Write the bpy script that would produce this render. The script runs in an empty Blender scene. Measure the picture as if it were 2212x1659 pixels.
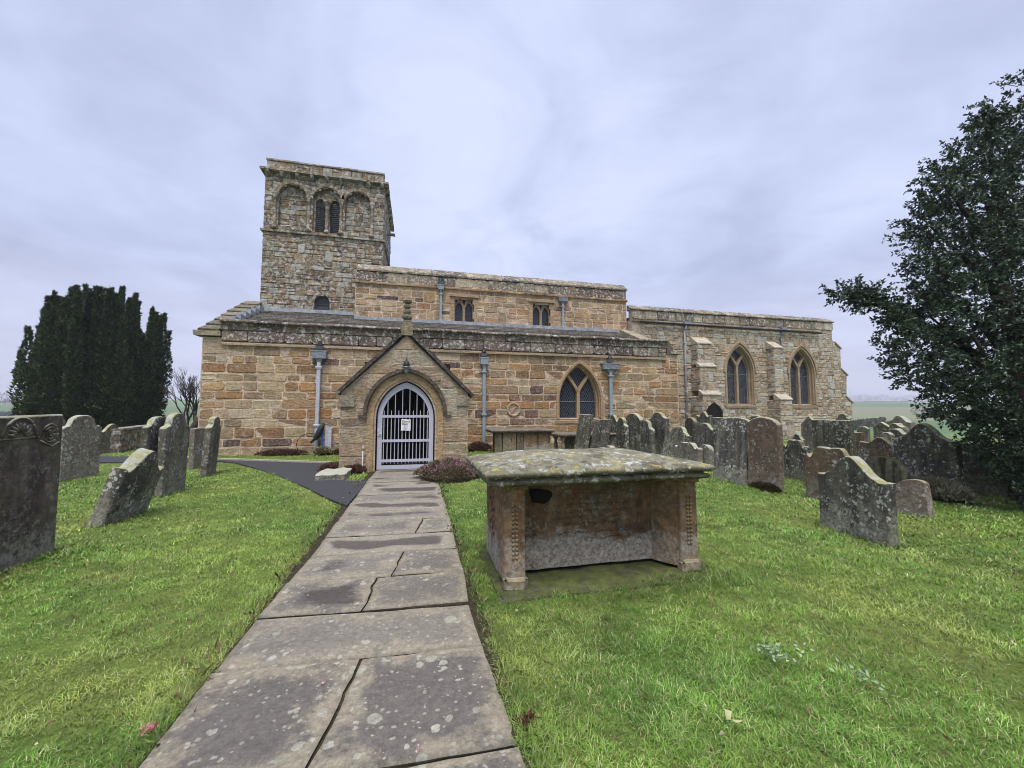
import bpy, bmesh, math, random
import numpy as np
from mathutils import Vector, Matrix, noise as mnoise
from mathutils.geometry import tessellate_polygon
R = math.radians
random.seed(7); rng = np.random.default_rng(7)
scene = bpy.context.scene
col = scene.collection
# x runs along the church's south wall (east), y runs away from the viewer (north), z up, metres
# ------------------------------------------------------------------ camera
cam_d = bpy.data.cameras.new('camera'); cam = bpy.data.objects.new('camera', cam_d); col.objects.link(cam)
cam_d.sensor_width = 36; cam_d.lens = 864/2212*36
cam_d.clip_start = .05; cam_d.clip_end = 4000
cam.location = (0, 0, 1.5); cam.rotation_euler = (R(94.0), 0, R(-13.5))
scene.camera = cam
TH = R(13.5); CU = Vector((math.cos(TH), -math.sin(TH), 0)); CF = Vector((math.sin(TH), math.cos(TH), 0))
def C(X, Y, z=0):            # X metres to the right of the view axis, Y metres ahead -> a point of the place
    p = CU*X + CF*Y; return Vector((p.x, p.y, z))
# ------------------------------------------------------------------ light
SUN_EL, SUN_AZ = 67, 195     # the cloud is brightest high up behind the viewer's left shoulder
sd = bpy.data.lights.new('sun', 'SUN'); sd.energy = 1.5; sd.angle = R(30); sd.color = (1, .94, .84)
sun = bpy.data.objects.new('sun', sd); col.objects.link(sun)
sdir = Vector((math.sin(R(SUN_AZ))*math.cos(R(SUN_EL)), math.cos(R(SUN_AZ))*math.cos(R(SUN_EL)), math.sin(R(SUN_EL))))
sun.rotation_euler = (-sdir).to_track_quat('-Z', 'Y').to_euler(); sun.location = sdir*60
vs = scene.view_settings
vs.view_transform = 'Standard'; vs.look = 'None'; vs.gamma = 1; vs.use_curve_mapping = False; vs.exposure = 1.38
scene.cycles.max_bounces = 6; scene.cycles.volume_bounces = 0; scene.cycles.use_denoising = True; scene.cycles.filter_width = 1.0

class NT:
    """small helper round a node tree"""
    def __init__(s, tree): s.t = tree; s.n = tree.nodes; s.l = tree.links
    def add(s, ty, props=None, **ins):
        n = s.n.new(ty)
        for k, v in (props or {}).items(): setattr(n, k, v)
        for k, v in ins.items():
            key = int(k[1:]) if k[0] == 'i' and k[1:].isdigit() else k.replace('_', ' ')
            s.set(n.inputs[key], v)
        return n
    def set(s, sock, v):
        if isinstance(v, bpy.types.NodeSocket): s.l.new(v, sock)
        elif isinstance(v, bpy.types.Node): s.l.new(v.outputs[0], sock)
        else:
            if hasattr(sock.default_value, '__len__') and not isinstance(v, (tuple, list)): v = (v, v, v)
            if hasattr(sock.default_value, '__len__') and len(sock.default_value) == 4 and len(v) == 3: v = (*v, 1)
            sock.default_value = v
    def noise(s, vec, scale, detail=5, rough=.55, dist=0):
        n = s.add('ShaderNodeTexNoise', Vector=vec, Scale=scale, Detail=detail, Roughness=rough, Distortion=dist); return n.outputs['Fac']
    def ramp(s, fac, *stops, mode='LINEAR'):
        n = s.n.new('ShaderNodeValToRGB'); s.set(n.inputs[0], fac); e = n.color_ramp.elements; n.color_ramp.interpolation = mode
        for i, (p, c) in enumerate(stops):
            el = e[i] if i < 2 else e.new(p)
            el.position = p; el.color = (c, c, c, 1) if not isinstance(c, tuple) else (*c, 1)
        return n.outputs[0]
    def mix(s, fac, a, b, blend='MIX'):
        n = s.n.new('ShaderNodeMix'); n.data_type = 'RGBA'; n.blend_type = blend
        s.set(n.inputs[0], fac); s.set(n.inputs[6], a); s.set(n.inputs[7], b); return n.outputs[2]
    def math(s, op, a, b=0.0, c=None):
        n = s.n.new('ShaderNodeMath'); n.operation = op; s.set(n.inputs[0], a); s.set(n.inputs[1], b)
        if c is not None: s.set(n.inputs[2], c)
        return n.outputs[0]
    def vmul(s, v, m): return s.add('ShaderNodeVectorMath', {'operation': 'MULTIPLY'}, i0=v, i1=m).outputs[0]
    def vadd(s, v, m): return s.add('ShaderNodeVectorMath', {'operation': 'ADD'}, i0=v, i1=m).outputs[0]

# ------------------------------------------------------------------ sky: Nishita above, closed by a cloud deck
world = bpy.data.worlds.new('World'); scene.world = world; world.use_nodes = True
w = NT(world.node_tree); w.n.clear()
sky = w.add('ShaderNodeTexSky', {'sky_type': 'NISHITA', 'sun_disc': False, 'sun_elevation': R(SUN_EL), 'sun_rotation': R(SUN_AZ)})
tc = w.add('ShaderNodeTexCoord'); dirv = tc.outputs['Generated']
sx = w.add('ShaderNodeSeparateXYZ', Vector=dirv)
zz = w.math('ADD', w.math('MAXIMUM', sx.outputs[2], 0.0), .16)
px = w.math('DIVIDE', sx.outputs[0], zz); py = w.math('DIVIDE', sx.outputs[1], zz)
pl = w.add('ShaderNodeCombineXYZ', X=px, Y=py, Z=0.0).outputs[0]
n1 = w.noise(pl, .8, 4, .55, .5); n2 = w.noise(w.vadd(pl, (7.3, 2.1, 0)), 2.4, 7, .6, .6)
nn = w.math('ADD', w.math('MULTIPLY', n1, .68), w.math('MULTIPLY', n2, .32))
deck = w.ramp(nn, (.34, (.172, .192, .275)), (.45, (.212, .235, .33)), (.55, (.252, .279, .385)), (.68, (.290, .320, .425)))
hz = w.ramp(sx.outputs[2], (0.0, 1.0), (.30, 0.0))
deck = w.mix(w.math('MULTIPLY', hz, .7), deck, (.272, .272, .335))
lobe = w.add('ShaderNodeVectorMath', {'operation': 'DOT_PRODUCT'}, i0=dirv, i1=tuple((CF*.86 - CU*.03 + Vector((0, 0, .5))).normalized()))
lb = w.ramp(lobe.outputs['Value'], (.86, 0.0), (1.0, 1.0))
deck = w.mix(w.math('MULTIPLY', lb, w.ramp(n2, (.35, .2), (.6, .7))), deck, (.30, .33, .435))
zen = w.math('ADD', 1.0, w.math('MULTIPLY', w.ramp(sx.outputs[2], (.78, 0.0), (1.0, 1.0)), 3.0))   # the deck is thinnest overhead
deck = w.mix(1.0, deck, zen, 'MULTIPLY')
deck10 = w.mix(1.0, deck, (10, 10, 10), 'MULTIPLY')
final = w.mix(.97, sky, deck10)
bg = w.add('ShaderNodeBackground', Color=final, Strength=.1)
w.add('ShaderNodeOutputWorld', Surface=bg)

# ------------------------------------------------------------------ scene-graph helpers
def setp(o, label=None, cat=None, group=None, kind=None):
    if label: o['label'] = label
    if cat: o['category'] = cat
    if group: o['group'] = group
    if kind: o['kind'] = kind
    return o
def thing(name, loc, label, cat, group=None):
    o = bpy.data.objects.new(name, None); o.empty_display_size = .2; o.location = loc; col.objects.link(o)
    return setp(o, label, cat, group)
def adopt(o, parent):
    if parent is not None:
        o.parent = parent
        if parent.type == 'EMPTY' and not parent.get('local'): o.matrix_parent_inverse = Matrix.Translation(-Vector(parent.location))
    return o
class MB:
    """collects polygons with a colour each; build() links them as ONE mesh object"""
    def __init__(s): s.v = []; s.f = []; s.c = []
    def vs(s, pts):
        i = len(s.v); s.v.extend([tuple(p) for p in pts]); return range(i, i+len(pts))
    def face(s, pts, c=(.3, .3, .3)):
        s.f.append(tuple(s.vs(pts))); s.c.append(c)
    def fi(s, idx, c=(.3, .3, .3)): s.f.append(tuple(idx)); s.c.append(c)
    def box(s, x0, x1, y0, y1, z0, z1, c=(.3, .3, .3), jit=0, bev=0):
        if bev > 0:
            b = bev; rings = []
            for (z, i) in ((z0, b), (z0+b, 0), (z1-b, 0), (z1, b)):
                r = [(x0+i, y0+b), (x0+b, y0+i), (x1-b, y0+i), (x1-i, y0+b), (x1-i, y1-b), (x1-b, y1-i), (x0+b, y1-i), (x0+i, y1-b)]
                rings.append(s.vs([(a, d, z) for a, d in r]))
            for A, B in zip(rings, rings[1:]):
                for k in range(8): s.fi((A[k], A[(k+1) % 8], B[(k+1) % 8], B[k]), c)
            s.fi(reversed(rings[0]), c); s.fi(rings[-1], c); return
        P = [(x, y, z) for x in (x0, x1) for y in (y0, y1) for z in (z0, z1)]
        if jit: P = [tuple(q+random.uniform(-jit, jit) for q in p) for p in P]
        i = s.vs(P)
        for f in ((0, 1, 3, 2), (4, 6, 7, 5), (0, 4, 5, 1), (2, 3, 7, 6), (0, 2, 6, 4), (1, 5, 7, 3)): s.fi([i[k] for k in f], c)
    def tube(s, pts, rad, n=6, c=(.3, .3, .3), caps=True):
        pts = [Vector(p) for p in pts]; rings = []
        rads = rad if isinstance(rad, (list, tuple)) else [rad]*len(pts)
        for k, p in enumerate(pts):
            d = (pts[min(k+1, len(pts)-1)]-pts[max(k-1, 0)]).normalized()
            a = d.orthogonal().normalized() if abs(d.z) < .99 else Vector((1, 0, 0)); a = (a - d*a.dot(d)).normalized(); b = d.cross(a)
            rings.append(s.vs([p+(a*math.cos(t)+b*math.sin(t))*rads[k] for t in [2*math.pi*j/n for j in range(n)]]))
        for A, B in zip(rings, rings[1:]):
            for k in range(n): s.fi((A[k], A[(k+1) % n], B[(k+1) % n], B[k]), c)
        if caps: s.fi(reversed(rings[0]), c); s.fi(rings[-1], c)
    def lathe(s, cx, cy, prof, n=10, c=(.3, .3, .3)):
        rings = [s.vs([(cx+r*math.cos(2*math.pi*k/n), cy+r*math.sin(2*math.pi*k/n), z) for k in range(n)]) for r, z in prof]
        for A, B in zip(rings, rings[1:]):
            for k in range(n): s.fi((A[k], A[(k+1) % n], B[(k+1) % n], B[k]), c)
        s.fi(reversed(rings[0]), c); s.fi(rings[-1], c)
    def loft(s, rings, c=(.3, .3, .3), closed=True, cap=False):
        ids = [s.vs(r) for r in rings]; n = len(ids[0])
        for A, B in zip(ids, ids[1:]):
            for k in range(n if closed else n-1): s.fi((A[k], A[(k+1) % n], B[(k+1) % n], B[k]), c)
        if cap: s.fi(reversed(ids[0]), c); s.fi(ids[-1], c)
    def build(s, name, mat, parent=None, smooth=False, recalc=True):
        me = bpy.data.meshes.new(name); me.from_pydata(s.v, [], s.f); me.update()
        at = me.attributes.new('tint', 'FLOAT_COLOR', 'CORNER')
        cnt = np.array([len(f) for f in s.f]); cc = np.ones((len(s.f), 4), dtype=np.float32); cc[:, :3] = np.array(s.c, dtype=np.float32).reshape(-1, 3)
        at.data.foreach_set('color', np.repeat(cc, cnt, axis=0).ravel())
        if recalc:
            bm = bmesh.new(); bm.from_mesh(me); bmesh.ops.recalc_face_normals(bm, faces=bm.faces); bm.to_mesh(me); bm.free()
        if smooth: me.polygons.foreach_set('use_smooth', [True]*len(me.polygons))
        me.materials.append(mat)
        o = bpy.data.objects.new(name, me); col.objects.link(o); adopt(o, parent); return o
def np_mesh(name, V, F, mat, parent=None, colr=None, smooth=False):
    """V (n,3), F (m,k) with one k; colr (n,3) per vertex"""
    me = bpy.data.meshes.new(name); m, k = F.shape
    me.vertices.add(len(V)); me.vertices.foreach_set('co', V.astype(np.float32).ravel())
    me.loops.add(m*k); me.loops.foreach_set('vertex_index', F.astype(np.int32).ravel())
    me.polygons.add(m); me.polygons.foreach_set('loop_start', np.arange(0, m*k, k, dtype=np.int32))
    if smooth: me.polygons.foreach_set('use_smooth', np.ones(m, dtype=bool))
    me.update(calc_edges=True)
    if colr is not None:
        at = me.attributes.new('tint', 'FLOAT_COLOR', 'POINT'); cc = np.ones((len(V), 4), dtype=np.float32); cc[:, :3] = colr
        at.data.foreach_set('color', cc.ravel())
    me.materials.append(mat)
    o = bpy.data.objects.new(name, me); col.objects.link(o); adopt(o, parent); return o
_perm = rng.random((256, 256))
def vnoise(x, y):
    xi = np.floor(x).astype(int); yi = np.floor(y).astype(int); fx = x-xi; fy = y-yi
    fx = fx*fx*(3-2*fx); fy = fy*fy*(3-2*fy); g = lambda a, b: _perm[a % 256, b % 256]
    return (g(xi, yi)*(1-fx)+g(xi+1, yi)*fx)*(1-fy)+(g(xi, yi+1)*(1-fx)+g(xi+1, yi+1)*fx)*fy
def fbm(x, y, o=4):
    s = 0; a = .5; t = 0
    for k in range(o): s = s+a*vnoise(x*2**k+17*k, y*2**k+31*k); t += a; a *= .5
    return s/t
# ------------------------------------------------------------------ materials
def new_mat(name):
    m = bpy.data.materials.new(name); m.use_nodes = True; t = NT(m.node_tree); t.n.clear()
    b = t.add('ShaderNodeBsdfPrincipled', Roughness=.9); b.inputs['Specular IOR Level'].default_value = .25
    t.add('ShaderNodeOutputMaterial', Surface=b); return m, t, b
def simple(name, c, rough=.6, spec=.4, metal=0, var=.25, scale=18):
    m, t, b = new_mat(name); tc = t.add('ShaderNodeTexCoord').outputs['Object']
    n = t.noise(tc, scale, 5, .6)
    t.set(b.inputs['Base Color'], t.mix(1.0, c, t.ramp(n, (.3, 1-var), (.7, 1+var)), 'MULTIPLY'))
    b.inputs['Roughness'].default_value = rough; b.inputs['Specular IOR Level'].default_value = spec; b.inputs['Metallic'].default_value = metal
    return m
def m_masonry(name, lich=.3, dark=.3, lscale=7, moss=0.0, ochre=0.0, gain=1.0, lcol=(.50, .50, .46), lthr=.60, spots=0.0, crust=.35):
    m, t, b = new_mat(name); tc = t.add('ShaderNodeTexCoord').outputs['Object']
    tint = t.add('ShaderNodeAttribute', {'attribute_name': 'tint'}).outputs['Color']
    a1 = t.noise(tc, 1.7, 6, .6); a2 = t.noise(tc, 16, 8, .68); a3 = t.noise(t.vmul(tc, (1, 1, 2.6)), 7, 6, .65, .6)
    c = t.mix(1.0, tint, t.ramp(a2, (.28, .55*gain), (.5, 1.0*gain), (.72, 1.38*gain)), 'MULTIPLY')
    c = t.mix(1.0, c, t.ramp(a3, (.3, .72), (.7, 1.22)), 'MULTIPLY')
    c = t.mix(1.0, c, t.ramp(a1, (.3, .82), (.7, 1.12)), 'MULTIPLY')
    if crust: c = t.mix(t.math('MULTIPLY', t.ramp(t.noise(tc, 11, 9, .75), (.50, 0.0), (.60, 1.0)), crust), c, (.44, .40, .33))
    if ochre: c = t.mix(t.math('MULTIPLY', t.ramp(t.noise(tc, 2.3, 5, .6), (.54, 0.0), (.66, 1.0)), ochre), c, (.33, .155, .045))
    if dark:
        dn = t.noise(t.vmul(tc, (1, 1, .45)), 2.1, 9, .72)
        c = t.mix(t.math('MULTIPLY', t.ramp(dn, (.50, 0.0), (.64, 1.0)), dark), c, (.040, .034, .028))
    if lich:
        ln = t.noise(tc, lscale, 9, .72, .3)
        lf = t.math('MULTIPLY', t.ramp(ln, (lthr-.05, 0.0), (lthr+.025, 1.0)), lich)
        c = t.mix(lf, c, t.mix(t.noise(tc, 30, 4), (lcol[0]*.75, lcol[1]*.75, lcol[2]*.72), lcol))
    if spots:
        vo = t.add('ShaderNodeTexVoronoi', {'feature': 'F1'}, Vector=t.vadd(tc, t.vmul(t.add('ShaderNodeTexNoise', Vector=tc, Scale=9.0).outputs[1], (.12, .12, .12))), Scale=6.5)
        rnd = t.add('ShaderNodeSeparateColor', Color=vo.outputs['Color']).outputs[0]
        rad = t.math('MULTIPLY', t.math('SUBTRACT', rnd, .35), .55)
        sp = t.ramp(t.math('SUBTRACT', rad, vo.outputs['Distance']), (0.0, 0.0), (.06, 1.0))
        c = t.mix(t.math('MULTIPLY', sp, spots), c, (.52, .52, .50))
    if moss:
        mn = t.noise(tc, 3.1, 7, .7)
        c = t.mix(t.math('MULTIPLY', t.ramp(mn, (.52, 0.0), (.64, 1.0)), moss), c, (.11, .115, .035))
    t.set(b.inputs['Base Color'], c)
    h = t.math('ADD', t.math('MULTIPLY', a2, .6), t.math('MULTIPLY', a3, .7))
    t.set(b.inputs['Normal'], t.add('ShaderNodeBump', Height=h, Strength=1.0, Distance=.045).outputs[0]); return m
def m_grave(name, ca, cb, lich=.5, base=.6, top=.6, topcol=(.30, .29, .12), streak=.6, lsc=1.0, green=.2, big=.0, top2=(.36, .37, .30), basecol=(.27, .27, .21), speck=.7, foot=0.0, letter=.45):
    """weathered gravestone: streaks, lichen spots, pale growth at the foot, moss on upward faces"""
    m, t, b = new_mat(name); tcn = t.add('ShaderNodeTexCoord'); oi = t.add('ShaderNodeObjectInfo')
    off = t.math('MULTIPLY', oi.outputs['Random'], 53.0)
    raw = tcn.outputs['Object']; tc = t.vadd(raw, t.add('ShaderNodeCombineXYZ', X=off, Y=off, Z=off).outputs[0])
    zc = t.add('ShaderNodeSeparateXYZ', Vector=raw).outputs[2]
    s1 = t.noise(t.vmul(tc, (5, 5, .55)), 1.6, 6, .6); s2 = t.noise(tc, 13, 8, .7); s3 = t.noise(tc, 2.2, 6, .65)
    c = t.mix(t.ramp(s3, (.38, 0.0), (.62, 1.0)), ca, cb)
    c = t.mix(t.math('MULTIPLY', t.ramp(s1, (.46, 0.0), (.60, 1.0)), streak), c, (.165, .152, .115))
    c = t.mix(t.math('MULTIPLY', t.ramp(s1, (.32, 1.0), (.46, 0.0)), streak), c, (.028, .027, .027))
    c = t.mix(t.math('MULTIPLY', t.ramp(t.noise(tc, 3.4, 6, .7), (.5, 0.0), (.62, 1.0)), green), c, (.10, .105, .04))
    c = t.mix(1.0, c, t.ramp(s2, (.3, .5), (.5, 1.0), (.72, 1.7)), 'MULTIPLY')
    # flat crusty lichen in small round patches
    vo = t.add('ShaderNodeTexVoronoi', {'feature': 'F1'}, Vector=t.vadd(tc, t.vmul(t.add('ShaderNodeTexNoise', Vector=tc, Scale=14.0).outputs[1], (.09, .09, .09))), Scale=21.0*lsc)
    rnd = t.add('ShaderNodeSeparateColor', Color=vo.outputs['Color']).outputs[0]
    patch = t.ramp(t.noise(tc, 2.6, 3), (.35, .15), (.65, .85))
    rad = t.math('MULTIPLY', t.math('SUBTRACT', rnd, t.math('SUBTRACT', 1.02, patch)), 1.1)
    sp = t.ramp(t.math('SUBTRACT', rad, vo.outputs['Distance']), (0.0, 0.0), (.08, 1.0))
    c = t.mix(t.math('MULTIPLY', sp, lich), c, (.42, .43, .38))
    v2 = t.add('ShaderNodeTexVoronoi', {'feature': 'F1'}, Vector=tc, Scale=42.0*lsc); r2 = t.add('ShaderNodeSeparateColor', Color=v2.outputs['Color']).outputs[1]
    s2p = t.ramp(t.math('SUBTRACT', t.math('MULTIPLY', t.math('SUBTRACT', r2, t.math('SUBTRACT', 1.05, t.math('MULTIPLY', t.ramp(t.noise(tc, 3.3, 5, .7), (.42, .0), (.62, 1.0)), .75))), 1.3), v2.outputs['Distance']), (0.0, 0.0), (.1, 1.0))
    c = t.mix(t.math('MULTIPLY', s2p, speck), c, (.36, .37, .31))
    if big:
        vb = t.add('ShaderNodeTexVoronoi', {'feature': 'F1'}, Vector=t.vadd(tc, t.vmul(t.add('ShaderNodeTexNoise', Vector=tc, Scale=20.0).outputs[1], (.05, .05, .05))), Scale=8.0)
        rb = t.add('ShaderNodeSeparateColor', Color=vb.outputs['Color']).outputs[1]
        sb = t.ramp(t.math('SUBTRACT', t.math('MULTIPLY', t.math('SUBTRACT', rb, .52), .62), vb.outputs['Distance']), (0.0, 0.0), (.04, 1.0))
        c = t.mix(t.math('MULTIPLY', sb, big), c, (.52, .53, .49))
    bn = t.noise(tc, 9, 8, .75)
    bf = t.math('MULTIPLY', t.ramp(t.math('SUBTRACT', bn, t.math('MULTIPLY', zc, .42)), (.36, 0.0), (.44, 1.0)), base)
    c = t.mix(t.math('MULTIPLY', bf, t.ramp(t.noise(tc, 26, 6, .75), (.38, .15), (.58, 1.0))), c, t.mix(t.noise(tc, 60, 3), (basecol[0]*.6, basecol[1]*.6, basecol[2]*.6), (basecol[0]*1.35, basecol[1]*1.35, basecol[2]*1.35)))
    if foot:
        ff = t.math('MULTIPLY', t.ramp(t.math('SUBTRACT', t.noise(tc, 3.0, 9, .72), t.math('MULTIPLY', zc, .95)), (.16, 0.0), (.25, 1.0)), foot)
        c = t.mix(t.math('MULTIPLY', ff, t.ramp(t.noise(tc, 30, 6, .75), (.40, .08), (.60, 1.0))), c, t.mix(t.noise(tc, 13, 6, .7), (.22, .20, .16), (.56, .55, .51)))
    if letter:                                       # worn cut lettering, long past reading
        xs_ = t.add('ShaderNodeSeparateXYZ', Vector=raw).outputs[0]; row = t.math('FLOOR', t.math('DIVIDE', zc, .062))
        lc = t.add('ShaderNodeCombineXYZ', X=t.math('MULTIPLY', xs_, 46.0), Y=t.math('ADD', row, off), Z=t.math('MULTIPLY', zc, 30.0)).outputs[0]
        lt_ = t.math('MULTIPLY', t.ramp(t.noise(lc, 1.0, 1, .5), (.52, 0.0), (.57, 1.0)), t.ramp(t.math('FRACT', t.math('DIVIDE', zc, .062)), (.50, 1.0), (.56, 0.0)))
        lt_ = t.math('MULTIPLY', lt_, t.math('MULTIPLY', t.ramp(t.math('ABSOLUTE', xs_), (.26, 1.0), (.31, 0.0)), t.math('MULTIPLY', t.ramp(zc, (.42, 0.0), (.55, 1.0)), t.ramp(t.math('MULTIPLY', zc, .7), (.72, 1.0), (.76, 0.0)))))
        c = t.mix(t.math('MULTIPLY', t.math('MULTIPLY', lt_, t.ramp(t.noise(tc, 3.7, 3), (.42, 0.0), (.58, 1.0))), letter), c, (.022, .020, .018))
    nz = t.add('ShaderNodeSeparateXYZ', Vector=t.add('ShaderNodeNewGeometry').outputs['Normal']).outputs[2]
    tf = t.math('MULTIPLY', t.ramp(t.math('ADD', nz, t.math('MULTIPLY', t.math('SUBTRACT', bn, .5), 1.4)), (.35, 0.0), (.6, 1.0)), top)
    c = t.mix(tf, c, t.mix(t.ramp(t.noise(tc, 8, 5), (.42, 0.0), (.58, 1.0)), topcol, top2))
    t.set(b.inputs['Base Color'], c)
    h = t.math('ADD', t.math('MULTIPLY', s2, .8), t.math('MULTIPLY', bn, .6))
    t.set(b.inputs['Normal'], t.add('ShaderNodeBump', Height=h, Strength=.7, Distance=.02).outputs[0]); return m
def m_leaf(name, rough=.5, spec=.4, transl=0.0, gain=1.0):
    m, t, b = new_mat(name)
    tint = t.add('ShaderNodeAttribute', {'attribute_name': 'tint'}).outputs['Color']
    t.set(b.inputs['Base Color'], t.mix(1.0, tint, (gain, gain, gain), 'MULTIPLY')); b.inputs['Roughness'].default_value = rough
    b.inputs['Specular IOR Level'].default_value = spec; return m
def m_glass(name, lattice=True, k=1.0):
    m, t, b = new_mat(name); tc = t.add('ShaderNodeTexCoord').outputs['Object']; s = t.add('ShaderNodeSeparateXYZ', Vector=tc)
    X, Z = s.outputs[0], s.outputs[2]
    if lattice:
        P = .105*k
        def line(e): 
            f = t.math('FRACT', t.math('DIVIDE', e, P)); return t.math('MULTIPLY', t.math('ABSOLUTE', t.math('SUBTRACT', f, .5)), 2.0)
        a = line(t.math('ADD', t.math('MULTIPLY', X, 1.0), t.math('MULTIPLY', Z, .55))); d = line(t.math('SUBTRACT', t.math('MULTIPLY', X, 1.0), t.math('MULTIPLY', Z, .55)))
        ln = t.ramp(t.math('MAXIMUM', a, d), (.85, 0.0), (.91, 1.0))
        cell = t.noise(tc, 9, 2)
    else:
        vo = t.add('ShaderNodeTexVoronoi', {'feature': 'DISTANCE_TO_EDGE'}, Vector=tc, Scale=9.0)
        ln = t.ramp(vo.outputs[0], (.05, 1.0), (.09, 0.0)); cell = t.noise(tc, 5, 3)
    c = t.mix(t.ramp(cell, (.35, 0.0), (.65, 1.0)), (.006, .008, .016), (.03, .038, .06))
    c = t.mix(ln, c, (.11, .115, .12))
    t.set(b.inputs['Base Color'], c); t.set(b.inputs['Roughness'], t.mix(ln, (.12, .12, .12), (.6, .6, .6))); b.inputs['Specular IOR Level'].default_value = .28
    t.set(b.inputs['Normal'], t.add('ShaderNodeBump', Height=t.noise(tc, 6, 3), Strength=.25, Distance=.02).outputs[0]); return m
M = {}
M['aisle'] = m_masonry('aisle_stone', lich=.35, dark=.30, ochre=.22, lscale=8, lthr=.59, crust=.32, gain=1.0)
M['porch'] = m_masonry('porch_stone', lich=.45, dark=.25, ochre=.15, lscale=6, lthr=.58, crust=.45, gain=.9, lcol=(.42, .40, .34))
M['nave'] = m_masonry('nave_stone', lich=.45, dark=.38, ochre=.15, lscale=9, lthr=.58, crust=.38, gain=1.0)
M['tower'] = m_masonry('tower_stone', lich=.95, dark=.55, lscale=6, lthr=.55, moss=.35, crust=.35, gain=.95, lcol=(.50, .50, .48))
M['chancel'] = m_masonry('chancel_stone', lich=.75, dark=.28, lscale=7, lthr=.55, lcol=(.56, .53, .47), crust=.45, gain=1.08)
M['parapet'] = m_masonry('parapet_stone', lich=.95, dark=.55, lscale=8, lthr=.575, spots=.95, lcol=(.62, .62, .60), crust=.25, gain=1.2)
M['coping'] = m_masonry('coping_stone', lich=.95, dark=.6, lscale=5.5, lthr=.575, moss=.5, lcol=(.50, .50, .47), spots=.55, gain=.85)
M['dress'] = m_masonry('dressed_stone', lich=.12, dark=.12, lscale=6, lthr=.62, ochre=.2)
M['hood'] = m_masonry('hood_stone', lich=.4, dark=.85, lscale=7, lthr=.60, crust=.1)
M['verge'] = m_masonry('verge_stone', lich=.5, dark=.4, lscale=4, moss=.5, lcol=(.36, .34, .27))
M['slate'] = m_masonry('roof_slate', lich=.45, dark=.6, lscale=9, lthr=.6, lcol=(.34, .34, .33))
M['flash'] = simple('lead_flashing', (.30, .32, .35), .5, .4, .2, .4, 5)
M['pipe_light'] = simple('pale_grey_paint', (.44, .45, .52), .5, .4, 0, .3)
M['pipe_teal'] = simple('blue_grey_paint', (.26, .305, .34), .5, .4, 0, .2)
M['lead'] = simple('weathered_lead', (.22, .24, .27), .55, .4, .2, .45, 14)
M['gate'] = simple('gate_paint', (.46, .46, .54), .45, .4, 0, .08)
M['black'] = simple('black_iron', (.012, .012, .013), .5, .4)
M['dark'] = simple('painted_shade', (.014, .011, .009), .8, .2)  # near-black colour for painted shade in porch, buttress opening and tomb hole
M['louvre'] = simple('grey_louvre_boards', (.085, .09, .105), .8, .2)
M['glass_diamond'] = m_glass('leaded_diamond_glass')
M['glass_small'] = m_glass('leaded_small_glass', True, .8)
M['glass_stained'] = m_glass('stained_glass', False)
M['paper'] = simple('white_paper', (.75, .76, .78), .7, .2, 0, .05)
M['ink'] = simple('black_ink', (.04, .04, .05), .7, .2)
M['g_dark'] = m_grave('grave_dark', (.055, .052, .050), (.085, .078, .066), lich=.85, base=.8, top=.75)
M['g_grey'] = m_grave('grave_grey', (.125, .112, .092), (.085, .078, .066), lich=.55, base=.5, top=.85, streak=.5)
M['g_brown'] = m_grave('grave_brown', (.075, .052, .045), (.055, .045, .043), lich=.12, base=.7, top=.6, streak=.35, green=.3, speck=.35)
M['g_red'] = m_grave('grave_red', (.140, .092, .066), (.105, .074, .056), lich=.5, base=.6, top=.7, streak=.18, green=.08, big=.95)
M['g_redlich'] = m_grave('grave_red_lichen', (.140, .088, .056), (.10, .068, .048), lich=.9, base=.4, top=.6, streak=.2, lsc=1.5)
M['g_green'] = m_grave('grave_green', (.078, .072, .048), (.050, .048, .040), lich=.8, base=.55, top=.95, streak=.55, green=.5)
M['g_moss'] = m_grave('grave_mossy', (.016, .017, .008), (.024, .026, .009), lich=.05, base=0, letter=0, top=.8, topcol=(.035, .045, .010), top2=(.02, .024, .008), green=0, speck=.1)
M['g_pale'] = m_grave('grave_pale', (.20, .17, .14), (.15, .125, .10), lich=.8, base=.6, top=.85, topcol=(.34, .33, .24), streak=.3)
M['g_pinkish'] = m_grave('grave_pinkish', (.165, .12, .095), (.11, .075, .06), lich=.85, base=.5, top=.4, streak=.2, letter=0)
M['bark'] = simple('bark', (.05, .042, .034), .9, .2, 0, .4, 12)
M['holly'] = m_leaf('holly_leaf', .34, .5); M['yew'] = m_leaf('yew_foliage', .8, .15); M['blade'] = m_leaf('grass_blade', .65, .25); M['dryleaf'] = m_leaf('dry_leaves', .8, .2)
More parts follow.
